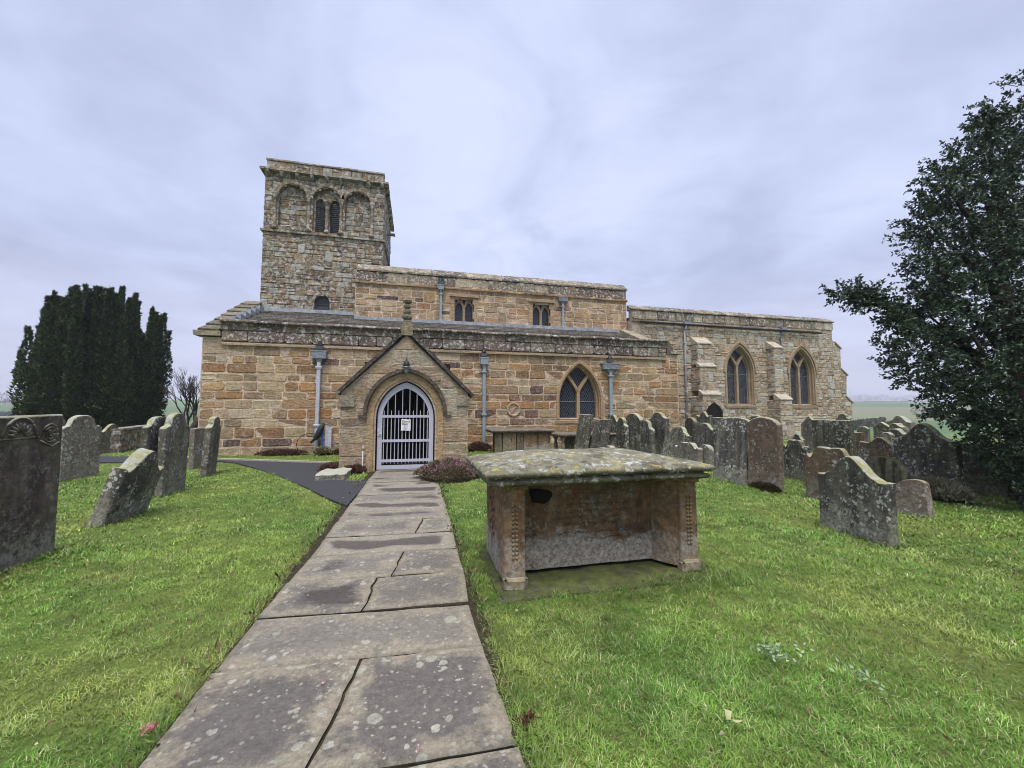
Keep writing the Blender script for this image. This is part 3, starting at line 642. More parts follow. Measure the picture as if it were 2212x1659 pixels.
for a in (-6.40, -4.985, -3.58, -2.20):              # shafts between the arches
    mb = MB(); b0 = 9.80
    mb.lathe(a, VT-.03, [(.13, b0), (.13, b0+.10), (.10, b0+.16), (.075, b0+.2), (.075, 11.22), (.09, 11.24), (.085, 11.27), (.12, 11.40), (.13, 11.46), (.13, 11.50)], 10, (.235, .165, .10))
    bld(mb, 'colonnette', 'tower', tower, True)
for cx_ in (-5.68, -4.21, -2.84):                    # arch rings
    mb = MB(); A = round_arch(cx_, .68 if cx_ != -4.21 else .70, 11.42, 11.44, 14)[1:-1]
    band(mb, T, A, .17, -.06, .045, (.25, .175, .10)); bld(mb, 'arch_ring', 'tower', tower)
mb = MB()                                            # tympanum, jambs and mid shaft of the belfry opening
Tb = south(VT+.16); l1 = round_arch(-4.52, .21, 9.87, 11.33, 8); l2 = round_arch(-3.89, .21, 9.87, 11.33, 8)
flat_wall(mb, Tb, round_arch(-4.21, .60, 9.86, 11.40), [l1, l2], (.24, .165, .095), .1, .12)
mb.lathe(-4.205, VT+.06, [(.12, 9.87), (.12, 9.95), (.075, 10.02), (.075, 11.0), (.10, 11.03), (.08, 11.06), (.15, 11.3), (.20, 11.32), (.20, 11.40)], 10, (.22, .155, .095))
bld(mb, 'belfry_opening', 'tower', tower)
for cx_ in (-4.52, -3.89):
    mb = MB()
    for k in range(16):
        z = 9.90+k*.096; hwv = .205 if z < 11.33 else .205*math.sqrt(max(.05, 1-((z-11.33)/.21)**2))
        p = mb.vs([(cx_-hwv, VT+.18, z), (cx_+hwv, VT+.18, z), (cx_+hwv, VT+.30, z+.07), (cx_-hwv, VT+.30, z+.07), (cx_-hwv, VT+.18, z+.03), (cx_+hwv, VT+.18, z+.03)])
        mb.fi((p[0], p[1], p[2], p[3])); mb.fi((p[0], p[1], p[5], p[4])); mb.fi((p[4], p[5], p[2], p[3]))
    bld(mb, 'louvre', 'louvre', tower)
mb = MB(); mb.face([(q[0], VT+.2, q[1]) for q in sd_], (.02, .02, .02))
for z in (5.95, 6.45): mb.box(-4.58, -4.0, VT+.165, VT+.195, z, z+.05, (.05, .045, .04))
bld(mb, 'stair_door', 'louvre', tower)
mb = MB(); mb.box(TU1-.1, TU1+.42, VT+2.2, VT+2.36, 11.02, 11.12, (.16, .13, .09), jit=.02); bld(mb, 'gargoyle', 'tower', tower)
mb = MB(); mb.tube([(-6.55, VT+.3, 13.1), (-6.55, VT+.3, 13.45)], .012, 4); bld(mb, 'lightning_rod', 'lead', tower)
# ------------------------------------------------------------------ nave with clerestory
VN = 19.0; NS = south(VN); nw = [(1.72, 2.66), (5.62, 6.56)]
mb = MB(); rects = [[(a, 5.68), (b, 5.68), (b, 7.0), (a, 7.0)] for a, b in nw]
flat_wall(mb, NS, [(-2.76, 3.0), (10.83, 3.0), (10.83, 7.9), (-2.76, 7.9)], rects, MORT['nave'], .6, .35)
stones(mb, NS, -2.75, 10.83, 5.55, 7.36, 'nave', (.21, .33), (.3, .72), [lambda z, a=a, b=b: (a-.16, b+.16) if z < 7.02 else None for a, b in nw], darkp=.03, rz=(.004, .018), quoin=.6, wob=.016, gap=.018)
Q = east(10.83); flat_wall(mb, Q, [(19.0, 5), (23.9, 5), (23.9, 7.9), (19.0, 7.9)], [], MORT['nave'], turn=False)
stones(mb, Q, 19.0, 23.9, 6.2, 7.36, 'nave', (.22, .32), (.3, .7))
Q = west(-2.76); flat_wall(mb, Q, [(19.0, 4), (19.7, 4), (19.7, 7.9), (19.0, 7.9)], [], MORT['nave'], turn=False); stones(mb, Q, 19.0, 19.7, 5.6, 7.36, 'nave')
mb.face([(-2.7, 19.1, 7.9), (10.8, 19.1, 7.9), (10.8, 23.9, 7.9), (-2.7, 23.9, 7.9)], (.1, .1, .1))
mb.face([(-2.7, 23.9, 0), (10.8, 23.9, 0), (10.8, 23.9, 7.9), (-2.7, 23.9, 7.9)], MORT['nave'])
nave = bld(mb, 'nave_wall', 'nave')
mb = MB(); course_row(mb, NS, -2.78, 10.86, 7.37, 7.48, -.04, .09, (.8, 1.5), 'nave', slope=.04); course_row(mb, east(10.83), 19.0, 23.9, 7.37, 7.48, -.04, .09, (.8, 1.5), 'nave', slope=.04)
bld(mb, 'string_course', 'hood', nave)
mb = MB(); stones(mb, NS, -2.75, 10.83, 7.49, 7.95, 'weathered', (.45, .46), (.5, 1.0), rz=(.008, .025), darkp=.1, gap=.008); stones(mb, east(10.83), 19.0, 23.9, 7.49, 7.95, 'tower', (.45, .46), (.5, 1.0))
npar = bld(mb, 'nave_parapet', 'parapet')
mb = MB(); course_row(mb, NS, -2.72, 10.90, 7.96, 8.40, -.40, .06, (.55, 1.2), 'weathered', slope=.36, jit=.012); bld(mb, 'coping', 'coping', npar)
for (a, b) in nw:
    mb = MB(); cc = (.36, .255, .16)
    for (x0, x1) in ((a-.16, a), (b, b+.16)):
        for k, z in enumerate((5.66, 5.98, 6.34, 6.68)): mb.box(x0-.06*(k % 2), x1+.0, VN-.035, VN+.1, z+.004, (5.98, 6.34, 6.68, 7.0)[k]-.004, shade(cc))
        mb.box(x0, x1+.001, VN+.1, VN+.3, 5.66, 7.0, cc)
    mb.box(a-.22, b+.22, VN-.10, VN+.05, 7.02, 7.16, shade(cc)); mb.box(a-.1, b+.1, VN-.06, VN+.3, 5.56, 5.675, (.4, .3, .19))
    wo = bld(mb, 'window', 'dress')
    mb = MB(); m = (a+b)/2; hw2 = (b-a)/4
    frame = [(a, 5.675), (b, 5.675), (b, 7.015), (a, 7.015)]; Pw = south(VN+.12)
    holes = [gothic(m+s*(hw2+.005), hw2-.055, 5.70, 6.45, 6.80, 5) for s in (-1, 1)]+[[(m-.07, 6.86), (m, 6.64), (m+.07, 6.86), (m, 6.96)], [(a+.06, 6.88), (a+.1, 6.72), (a+.15, 6.9)], [(b-.06, 6.88), (b-.1, 6.72), (b-.15, 6.9)]]
    flat_wall(mb, Pw, frame, holes, (.33, .225, .13), .12, .10); bld(mb, 'tracery', 'dress', wo)
    mb = MB(); mb.face([(a, VN+.235, 5.67), (b, VN+.235, 5.67), (b, VN+.235, 7.0), (a, VN+.235, 7.0)]); bld(mb, 'pane', 'glass_small', wo)
# ------------------------------------------------------------------ chancel
VC = 18.6; CS = south(VC); cwins = [(17.50, 1.0), (21.80, 1.0)]
mb = MB()
flat_wall(mb, CS, [(10.9, -.3), (24.2, -.3), (24.2, 6.35), (10.9, 6.35)], [gothic(c, .90, 1.92, 3.75, 5.22) for c, _ in cwins], MORT['chancel'], .6, .4)
stones(mb, CS, 11.6, 24.2, 0, 6.22, 'chancel', (.15, .27), (.17, .46), [hole_of(gothic(c, .98, 1.80, 3.75, 5.32)) for c, _ in cwins], darkp=.02, rz=(.006, .035), quoin=.4, gap=.009, darkpal='nave', wob=.012)
Q = east(24.2); flat_wall(mb, Q, [(VC, -.3), (24, -.3), (24, 6.4), (VC, 6.4)], [], MORT['chancel'], turn=False); stones(mb, Q, VC, 24, 0, 6.2, 'chancel', (.16, .27), (.2, .46))
mb.face([(10.9, 18.8, 6.5), (24.2, 18.8, 6.5), (24.2, 24, 6.5), (10.9, 24, 6.5)], (.1, .1, .1))
chan = bld(mb, 'chancel_wall', 'chancel')
mb = MB(); stones(mb, CS, 10.9, 24.3, 6.36, 6.84, 'weathered', (.47, .48), (.4, .8), rz=(.03, .05), darkp=.1, darkpal='tower', gap=.008)
stones(mb, east(24.25), VC, 24, 6.36, 6.84, 'chancel', (.47, .48), (.4, .8)); mb.box(10.9, 24.25, VC+.0, VC+.3, 6.36, 6.84, MORT['chancel'])
cpar = bld(mb, 'chancel_parapet', 'parapet')
mb = MB(); course_row(mb, CS, 10.85, 24.35, 6.85, 7.20, -.40, .09, (.35, .75), 'weathered', slope=.30, jit=.015); bld(mb, 'coping', 'coping', cpar)
mb = MB(); course_row(mb, CS, 10.9, 23.2, 6.24, 6.35, -.03, .08, (.8, 1.5), 'chancel', slope=.04); bld(mb, 'string_course', 'hood', chan)
mb = MB(); mb.tube([(11.3, VC-.16, 6.20), (23.2, VC-.16, 6.14)], .055, 6, (.03, .03, .035)); bld(mb, 'gutter', 'black', chan)
for c, k in cwins: gothic_window('window', CS, c, .78, 1.95, 3.70, 5.06, .20, .34, 'glass_stained', (.36, .265, .165))
def buttress(x0, x1, prof, hole=None):
    """prof: (z0, z1, projection) stages from the ground up; each stage ends in a sloped weathering"""
    mb = MB()
    for i, (z0, z1, pr, ex) in enumerate(prof):
        y0 = VC-pr; Pf = south(y0); nxt = prof[i+1][2] if i+1 < len(prof) else 0.02; hz_ = []
        mb.box(x0-ex, x1+ex, y0, VC, z0, z1, MORT['chancel'])
        stones(mb, Pf, x0-ex, x1+ex, z0, z1, 'chancel', (.2, .3), (.25, .5), rz=(.006, .025), darkp=.03, gap=.009, darkpal='nave')
        stones(mb, west(x0-ex), y0, VC, z0, z1, 'chancel', (.2, .3), (.25, .5), rz=(.006, .02)); stones(mb, east(x1+ex), y0, VC, z0, z1, 'chancel', (.2, .3), (.25, .5), rz=(.006, .02))
        hgt = .12+.75*(pr-nxt); c = shade((.38, .33, .25))
        p = mb.vs([(x0-ex-.03, y0-.05, z1+.004), (x1+ex+.03, y0-.05, z1+.004), (x1+ex+.03, VC-nxt+.03, z1+.004), (x0-ex-.03, VC-nxt+.03, z1+.004), (x0-ex-.03, y0-.05, z1+.06), (x1+ex+.03, y0-.05, z1+.06), (x1+ex+.03, VC-nxt+.03, z1+hgt), (x0-ex-.03, VC-nxt+.03, z1+hgt)])
        for f in ((0, 1, 2, 3), (4, 5, 6, 7), (0, 1, 5, 4), (1, 2, 6, 5), (2, 3, 7, 6), (3, 0, 4, 7)): mb.fi([p[i_] for i_ in f], c)
    return bld(mb, 'buttress', 'chancel')
b1 = buttress(14.42, 15.30, [(0, 2.35, .95, .12), (2.6, 3.85, .70, .05), (4.0, 5.10, .50, 0)])
mb = MB(); lo = [(14.57, .6), (14.57, 1.52), (14.68, 1.68), (14.93, 1.86), (15.18, 1.68), (15.29, 1.52), (15.29, .6)]; P1 = south(VC-.95)
band(mb, P1, [(14.51, .6), (14.51, 1.54), (14.64, 1.73), (14.93, 1.94), (15.22, 1.73), (15.35, 1.54), (15.35, .6)], .13, .0, .06, (.36, .28, .19)); mb.face([P1(q[0], q[1], .035) for q in lo], (.006, .005, .005)); bld(mb, 'painted_low_opening', M['dark'], b1)  # flat near-black sheet on the face: the opening's shade is painted
buttress(19.35, 19.95, [(0, 2.15, .85, .1), (2.4, 5.05, .50, 0)])
mb = MB(); eb = [(24.18, -.2), (25.42, -.2), (25.44, 2.02), (25.06, 2.44), (25.16, 3.68), (24.76, 4.17), (24.79, 5.27), (24.2, 5.80)]
mb.loft([[(x, y, z) for x, z in eb] for y in (VC+.0, VC+.9)], MORT['chancel'], cap=True)
def ebx(z):
    for (xa, za), (xb, zb_) in zip(eb[1:], eb[2:]):
        if za <= z <= zb_: return xa+(xb-xa)*(z-za)/(zb_-za)
    return 24.2
z = 0.0
while z < 5.6:
    h = random.uniform(.2, .3); x1 = min(ebx(z+.02), ebx(z+h-.02)); a = 24.2
    while a < x1-.05:
        L = random.uniform(.25, .5); L = x1-a if x1-(a+L) < .2 else L
        stone(mb, [(a, z), (a+L, z), (a+L, z+h), (a, z+h)], CS, shade(random.choice(PAL['chancel'])), random.uniform(.008, .03), .009); a += L
    z += h
for x, z in ((25.30, 2.03), (25.02, 3.69), (24.64, 5.28)):
    p = mb.vs([(x-.28, VC-.06, z+.36), (x+.20, VC-.06, z-.02), (x+.20, VC+.95, z-.02), (x-.28, VC+.95, z+.36), (x-.28, VC-.06, z+.44), (x+.22, VC-.06, z+.05), (x+.22, VC+.95, z+.05), (x-.28, VC+.95, z+.44)])
    for f in ((0, 1, 2, 3), (4, 5, 6, 7), (0, 1, 5, 4), (1, 2, 6, 5), (2, 3, 7, 6), (3, 0, 4, 7)): mb.fi([p[i_] for i_ in f], (.34, .29, .2))
bld(mb, 'buttress', 'chancel')
# ------------------------------------------------------------------ porch
VP = 10.75; PS = south(VP); PC = -.24; gin = gothic(-.245, .70, -.1, 1.35, 2.28); slL = (3.56-1.97)/(-.28+1.87); slR = (3.56-1.93)/(1.45+.28)
mb = MB(); gable = [(-1.83, -.3), (1.36, -.3), (1.36, 1.98), (-.26, 3.50), (-1.83, 1.98)]
flat_wall(mb, PS, gable, [gothic(-.245, .74, -.25, 1.35, 2.32)], MORT['porch'], .35, .35)
hood_o = gothic(-.245, 1.0, -.1, 1.45, 2.60)
plL = (-slL, 1, 3.50+slL*.26-.03); plR = (slR*.985, 1, 3.50-slR*.26*.985-.03)
stones(mb, PS, -1.83, 1.36, 0.0, 3.5, 'porch', (.26, .40), (.36, .75), [hole_of(gothic(-.245, .93, -.2, 1.35, 2.52))], planes=[plL, plR], darkp=.01, rz=(.004, .014), gap=.007)
for fn, uu in ((west, -1.83), (east, 1.36)):
    Q = fn(uu); flat_wall(mb, Q, [(VP, -.3), (VA, -.3), (VA, 2.0), (VP, 2.0)], [], MORT['porch'], turn=False); stones(mb, Q, VP, VA, 0, 2.0, 'porch', (.26, .38), (.36, .75), rz=(.004, .014))
porch = bld(mb, 'porch', 'porch')
mb = MB()                                            # near-black side linings and back sheet added: the porch's inner shade painted in
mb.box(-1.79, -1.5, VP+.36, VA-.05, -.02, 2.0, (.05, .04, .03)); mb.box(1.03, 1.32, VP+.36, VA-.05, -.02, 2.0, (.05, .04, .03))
mb.box(-1.5, 1.03, 12.6, 12.7, -.02, 3.0, (.02, .015, .012)); bld(mb, 'porch_shade', 'dark', porch)
mb = MB()
for sg, xe, ze, sl_ in ((-1, -1.90, 1.93, slL), (1, 1.48, 1.89, slR)):   # stone slab roof
    A = [(-.27, 3.48), (xe, ze)]
    for k in range(10):
        y0 = VP+.05+k*.51; y1 = y0+.5; p = mb.vs([(A[0][0], y0, A[0][1]), (A[1][0], y0, A[1][1]), (A[1][0], y1, A[1][1]), (A[0][0], y1, A[0][1]), (A[0][0], y0, A[0][1]+.07), (A[1][0], y0, A[1][1]+.07), (A[1][0], y1, A[1][1]+.07), (A[0][0], y1, A[0][1]+.07)])
        for f in ((0, 1, 2, 3), (4, 5, 6, 7), (0, 1, 5, 4), (1, 2, 6, 5), (2, 3, 7, 6), (3, 0, 4, 7)): mb.fi([p[i_] for i_ in f], shade((.16, .13, .10)))
bld(mb, 'porch_roof', 'slate', porch)
for sg, xe, ze in ((-1, -1.92, 1.96), (1, 1.50, 1.92)):
    mb = MB(); n = 5; top = (-.26+sg*.14, 3.545-.02)
    for k in range(n):
        a = (top[0]+(xe-top[0])*k/n, top[1]+(ze-top[1])*k/n); b = (top[0]+(xe-top[0])*(k+.985)/n, top[1]+(ze-top[1])*(k+.985)/n)
        band(mb, PS, [a, b], .085, -.30, .085+.004*(k % 2), shade((.075, .062, .052)))
    bld(mb, 'gable_coping', 'hood', porch)
for a_ in ((-1.87, -1.5, 1.64), (1.05, 1.40, 1.66)):   # kneeler blocks at the eaves
    mb = MB(); mb.box(a_[0], a_[1], VP-.05, VP+.2, a_[2], 1.92, (.3, .265, .19), jit=.01); bld(mb, 'kneeler', 'porch', porch)
mb = MB(); H = gothic(-.245, 1.0, 1.45, 1.47, 2.585, 12)[1:-1]
band(mb, PS, H, .09, -.02, .13, (.10, .078, .058)); band(mb, PS, [(-1.42, 1.475), (-1.2, 1.475)], .10, -.02, .09, (.28, .21, .14)); band(mb, PS, [(.72, 1.475), (.92, 1.475)], .10, -.02, .09, (.28, .21, .14))
bld(mb, 'hood_mould', 'hood', porch)
mb = MB(); outl = [(gothic(-.245, .955, -.1, 1.40, 2.53, 12), -.03), (gothic(-.245, .955, -.1, 1.40, 2.53, 12), .03), (gothic(-.245, .80, -.1, 1.36, 2.37, 12), .03), (gothic(-.245, .76, -.1, 1.35, 2.34, 12), -.03), (gothic(-.245, .74, -.1, 1.35, 2.31, 12), -.04), (gothic(-.245, .74, -.1, 1.35, 2.31, 12), -.3)]
mb.loft([[PS(p[0], p[1], d) for p in L] for L, d in outl], (.40, .285, .155), closed=False); bld(mb, 'doorway_arch', 'dress', porch)
mb = MB()                                            # finial: base block and a worn cross
p0 = [(-.405, 3.50), (-.395, 3.80), (-.36, 3.90), (-.15, 3.90), (-.12, 3.80), (-.11, 3.50)]
mb.loft([[(x, y, z) for x, z in p0] for y in (VP-.07, VP+.2)], (.26, .21, .14), cap=True)
fz = [(3.88, .07), (3.93, .075), (3.98, .13), (4.03, .125), (4.07, .07), (4.13, .10), (4.18, .085), (4.23, .055), (4.27, .09), (4.32, .095), (4.36, .05), (4.40, .105), (4.45, .12), (4.49, .06)]
mb.loft([[(-.255+r*math.cos(a)*(1.15 if k_ % 2 else .85), VP+.06+r*.8*math.sin(a)*(1.1 if k_ % 2 else .9), z) for k_, a in enumerate([6.283*q/10 for q in range(10)])] for z, r in fz], (.13, .12, .08), cap=True)
bld(mb, 'finial', 'verge', porch, False)
mb = MB(); mb.lathe(-.25, VP-.17, [(.03, 2.82), (.05, 2.80), (.075, 2.75), (.085, 2.69), (.085, 2.66)], 10); mb.tube([(-.25, VP, 2.88), (-.25, VP-.17, 2.88), (-.25, VP-.17, 2.8)], .012, 5)
lamp = bld(mb, 'lantern', 'black', porch, True)
mb = MB(); mb.lathe(-.25, VP-.17, [(.10, 2.66), (.10, 2.635), (.065, 2.63), (.065, 2.55), (.045, 2.50), (.01, 2.485)], 10); bld(mb, 'lamp_glass', 'lead', lamp, True)
# gate
VG = VP+.12; GS = south(VG); mb = MB(); Lo = gothic(-.245, .705, .03, 1.35, 2.275, 14); Li = gothic(-.245, .59, .13, 1.35, 2.12, 14)
mb.loft([[GS(p[0], p[1], d) for p in L] for L, d in ((Lo, -.05), (Lo, .03), (Li, .03), (Li, -.05), (Lo, -.05))], (.36, .38, .5), closed=True)
for z in (1.385, .755, .245): mb.box(-.845, .355, VG-.028, VG+.03, z-.032, z+.032)
gate = bld(mb, 'porch_gate', 'gate', porch)
for k in range(13):
    x = -.245+(k-6)*.0915; mb = MB()
    if k % 2 == 0: tz = 1.50
    else:
        r_ = [p for p in Li if 1.35 < p[1]]; tz = max(1.5, np.interp(x, [p[0] for p in Li[1:-1]], [p[1] for p in Li[1:-1]])+.01)
    mb.tube([(x, VG+.0, .165), (x, VG+.0, tz)], .0115, 6)
    if k % 2 == 0: mb.tube([(x, VG, tz), (x, VG, tz+.05)], [.0115, .002], 6)
    bld(mb, 'bar', 'gate', gate)
mb = MB(); mb.box(-.95, -.87, VG-.045, VG-.032, .88, 1.06); mb.tube([(-.90, VG-.05, .95), (-.84, VG-.075, .945)], .012, 6); bld(mb, 'lock', 'pipe_light', gate)
# ------------------------------------------------------------------ downpipes
def downpipe(x, v, ztop, zbot, mat, w_, hop, hmat, cols, spout=True, shoe=True, hopz=None):
    mb = MB(); y = v-.10; hz0, hw_, hh = hop
    mb.box(x-w_/2, x+w_/2, y-w_/2, y+w_/2, zbot, hz0-hh, bev=w_*.12)
    if shoe: mb.box(x-w_*.7, x+w_*.7, y-w_*.9, y+w_*.6, zbot, zbot+.1, bev=w_*.2)
    dp = bld(mb, 'downpipe', mat)
    for z in cols:
        mb = MB(); mb.box(x-w_*.82, x+w_*.82, y-w_*.75, y+w_*.9, z-.03, z+.03, bev=.01); mb.box(x-w_*.68, x+w_*.68, y-w_*.65, y+w_*.9, z-.06, z-.032); bld(mb, 'collar', mat, dp)
    if hw_:
        mb = MB(); mb.loft([[(x-hw_*k, y-.12*d, z), (x+hw_*k, y-.12*d, z), (x+hw_*k, v-.01, z), (x-hw_*k, v-.01, z)] for z, k, d in ((hz0-hh, .35, .5), (hz0-hh*.55, .42, .7), (hz0-hh*.5, .95, 1.0), (hz0+hh*.45, 1, 1.1), (hz0+hh*.45, 1.1, 1.2), (hz0+hh*.6, 1.1, 1.2))], cap=True)
        bld(mb, 'hopper', hmat, dp)
    if spout:
        mb = MB(); zz_ = hz0+hh*.6+.12; mb.loft([[(x-.13*k, v-o, z), (x+.13*k, v-o, z), (x+.13*k, v-.02, z), (x-.13*k, v-.02, z)] for z, k, o in ((zz_-.07, .75, .16), (zz_+.03, 1, .22), (zz_+.05, 1.08, .23))], cap=True); bld(mb, 'spout', 'lead', dp)
        mb = MB(); mb.tube([(x, v-.10, zz_+.05), (x, v-.06, zz_+.13), (x, v+.0, zz_+.2)], [.09, .10, .085], 8); bld(mb, 'outlet_hole_plug', 'black', dp)  # solid black plug, the dark inside of the outlet painted on
    return dp
downpipe(-3.47, VA, 3.9, .06, 'pipe_light', .13, (3.58, .25, .26), 'lead', (3.13, 1.02), shoe=False)
downpipe(2.64, VA, 3.9, -.03, 'pipe_teal', .13, (3.53, .16, .26), 'pipe_teal', (3.1, 1.4))
downpipe(8.18, VA, 3.9, .05, 'pipe_teal', .14, (3.46, .40, .24), 'lead', (3.05, 1.4))
downpipe(1.07, VN, 7.5, 5.74, 'pipe_teal', .11, (7.38, .13, .2), 'pipe_teal', (7.08,), spout=True)
downpipe(7.2, VN, 7.5, 5.74, 'pipe_teal', .11, (7.22, .23, .2), 'lead', (6.85,), spout=False)
for x, zt, z0 in ((14.05, 6.2, .2), (20.42, 6.2, .2)):
    mb = MB(); y = VC-.1; mb.tube([(x, y-.06, zt), (x-.02, y-.05, zt-.25), (x-.08, y, zt-.42), (x-.08, y, z0)], .05, 8)
    dp = bld(mb, 'downpipe', 'pipe_light' if x < 15 else 'lead', smooth=True)
    mb = MB(); mb.box(x-.14, x+.26, y-.14, VC-.01, 6.2, 6.34); bld(mb, 'hopper', 'lead', dp)
    for z in (5.2, 4.0, 2.6, 1.4):
        mb = MB(); mb.box(x-.15, x-.01, y-.07, y+.08, z-.025, z+.025); bld(mb, 'collar', 'pipe_light', dp)
# ------------------------------------------------------------------ ground, path, tarmac
def gh(x, y):
    """height of the turf: gentle unevenness, none along the paths"""
    x = np.asarray(x, float); y = np.asarray(y, float)
    h = (fbm(x*.55+40, y*.55+12, 3)-.5)*.10
    dpath = np.clip((np.abs(x+.3)-.95)/1.2, 0, 1); return h*dpath*np.clip((13.5-y)/3, .25, 1)+.004*dpath
def far_h(r, th):
    a = np.interp(r, [0, 34, 120, 330, 700, 1050, 1300, 1500, 1800], [0, 0, -4.5, -1, 15.5, 17, 26, 26, 10])
    und = 1+.30*np.sin(th*3.1+1.0)+.18*np.sin(th*7.7)
    return np.where(r < 34, 0, a*np.where(a > 0, und, 1))
rs = np.concatenate([np.linspace(0, 30, 61), np.geomspace(31, 1800, 60)]); nt = 200
ths = np.linspace(0, 2*np.pi, nt, endpoint=False); RR, TT = np.meshgrid(rs, ths, indexing='ij')
X = RR*np.sin(TT); Y = RR*np.cos(TT); Zg = np.where(RR < 30, gh(X, Y)*np.clip((30-RR)/4, 0, 1)-.012, 0)+far_h(RR, TT)
V = np.stack([X, Y, Zg], -1).reshape(-1, 3); i, j = np.meshgrid(np.arange(len(rs)-1), np.arange(nt), indexing='ij')
F = np.stack([i*nt+j, (i+1)*nt+j, (i+1)*nt+(j+1) % nt, i*nt+(j+1) % nt], -1).reshape(-1, 4)
ground = np_mesh('ground', V, F, M['ground'], smooth=True); setp(ground, 'green churchyard turf running out to hazy farmland', 'ground', kind='structure')
mb = MB(); mb.face([(-1.12, -2, .004), (.52, -2, .004), (.52, 10.9, .004), (-1.12, 10.9, .004)]); o = mb.build('path_bed', M['soil']); setp(o, 'dark soil in the joints under the flagstone path', 'path', kind='structure')
Lx = lambda v: float(np.interp(v, [1.5, 2.7, 3.3, 3.9, 4.6, 6, 9.5, 10.8], [-1.10, -1.10, -1.085, -1.065, -1.02, -1.01, -.99, -.95]))
Rx_ = lambda v: float(np.interp(v, [1.5, 2.6, 3.2, 3.6, 4.5, 6, 9.0, 10.8], [.485, .44, .425, .465, .465, .495, .49, .46]))
JT = [(-1.6, -1.6), (-.6, -.7), (.35, .25), (1.10, 1.05), (1.885, 1.832), (2.706, 2.633), (3.312, 3.195), (3.935, 3.841), (4.564, 4.52), (5.194, 5.138), (5.84, 5.835), (6.402, 6.364), (7.014, 6.965), (7.66, 7.60), (8.317, 8.203), (8.92, 8.92), (9.55, 9.62), (10.2, 10.22), (10.80, 10.80)]
CR = {3: (-.40, -.42), 4: (-.47, -.30), 6: (-.372, -.314), 7: (-.189, -.104), 9: (.013, .103)}
mb = MB(); ev = []
def slab(c00, c10, c11, c01, wetk, crack=0):
    n, m = 14, 14; var = random.random()*.6+(.4 if c00[1] > 4.4 else 0); zt = .028+random.uniform(-.007, .007); tx, ty = random.uniform(-.006, .006), random.uniform(-.006, .006)
    ids = {}; seed = random.uniform(0, 99)
    for a in range(n+1):
        for b_ in range(m+1):
            s, t = a/n, b_/m
            s2 = .012*(1 if s > .5 else -1)*0 + s; x = (c00[0]*(1-s)+c10[0]*s)*(1-t)+(c01[0]*(1-s)+c11[0]*s)*t; y = (c00[1]*(1-s)+c10[1]*s)*(1-t)+(c01[1]*(1-s)+c11[1]*s)*t
            if crack: x += .05*mnoise.noise((3.3, y*2.2, 7))*(s if crack > 0 else 1-s)+.014*mnoise.noise((1.3, y*9, 2))*(s if crack > 0 else 1-s)
            edge = min(s, 1-s, t, 1-t); bd = edge < 1e-6
            nz = mnoise.noise((x*5+seed, y*5, 1.0)); nx = mnoise.noise((x*9, y*9+seed, 4.0))
            if bd:
                cxm, cym = (c00[0]+c11[0])/2, (c00[1]+c11[1])/2; k = .004+.006*nx; d = math.hypot(cxm-x, cym-y); x += (cxm-x)/d*k*1.3; y += (cym-y)/d*k*1.3
            z = zt+tx*(s-.5)*2+ty*(t-.5)*2+.004*nz-(.010 if bd else 0)
            ids[a, b_] = len(mb.v); mb.v.append((x, y, z))
            w_ = math.hypot(c10[0]-c00[0], c10[1]-c00[1]); h_ = math.hypot(c01[0]-c00[0], c01[1]-c00[1])
            dm = min(min(s, 1-s)*w_, min(t, 1-t)*h_); ev.append((max(0, 1-dm/.24), var, wetk))
    for a in range(n):
        for b_ in range(m): mb.fi((ids[a, b_], ids[a+1, b_], ids[a+1, b_+1], ids[a, b_+1]))
    ring = [(a, 0) for a in range(n)]+[(n, b_) for b_ in range(m)]+[(a, m) for a in range(n, 0, -1)]+[(0, b_) for b_ in range(m, 0, -1)]
    low = []
    for q in ring: x, y, z = mb.v[ids[q]]; low.append(len(mb.v)); mb.v.append((x, y, -.02)); ev.append((1, var, 0))
    for k in range(len(ring)): mb.fi((ids[ring[k]], ids[ring[(k+1) % len(ring)]], low[(k+1) % len(ring)], low[k]))
wets = {5: .25, 6: .9, 7: .8, 8: .9, 9: .35, 10: .8, 11: .9, 12: .8, 13: .9, 14: .9, 15: .8, 16: .9, 17: .9}
for k in range(len(JT)-1):
    (a0, a1), (b0, b1) = JT[k], JT[k+1]
    A, B, Cc, D = (Lx(a0), a0), (Rx_(a1), a1), (Rx_(b1), b1), (Lx(b0), b0); wk = wets.get(k, .15)
    if k in CR:
        c0, c1 = CR[k]; f0 = (c0-A[0])/(B[0]-A[0]); f1 = (c1-D[0])/(Cc[0]-D[0])
        P0 = (c0, a0+(a1-a0)*f0); P1 = (c1, b0+(b1-b0)*f1)
        slab(A, P0, P1, D, wk, 1); slab((P0[0]+.006, P0[1]), B, Cc, (P1[0]+.006, P1[1]), wk*.2, -1)
    else: slab(A, B, Cc, D, wk)
Vn = np.array(mb.v); Fq = np.array(mb.f); path = np_mesh('path', Vn, Fq, M['path'], colr=np.array(ev), smooth=True)
setp(path, 'straight path of worn flagstones leading to the porch gate', 'path', kind='structure')
TAR = [(-14, 15.2), (-8.98, 14.32), (-7.2, 14.15), (-5.63, 13.85), (-4.9, 13.1), (-4.335, 12.3), (-3.7, 11.35), (-3.087, 10.41), (-2.55, 9.5), (-2.084, 8.721), (-1.7, 8.0), (-1.422, 7.495), (-1.03, 6.86), (-1.0, 8.0), (-.99, 9.2), (-1.45, 9.3), (-1.95, 10.0), (-2.15, 11.0), (-2.28, 12.45), (-4.0, 13.33), (-5.86, 14.24), (-7.5, 15.25), (-9.1, 15.95), (-14, 17.4)]
mb = MB(); loops = [[Vector((x, y, 0)) for x, y in TAR]]
ids = mb.vs([(x, y, .030) for x, y in TAR])
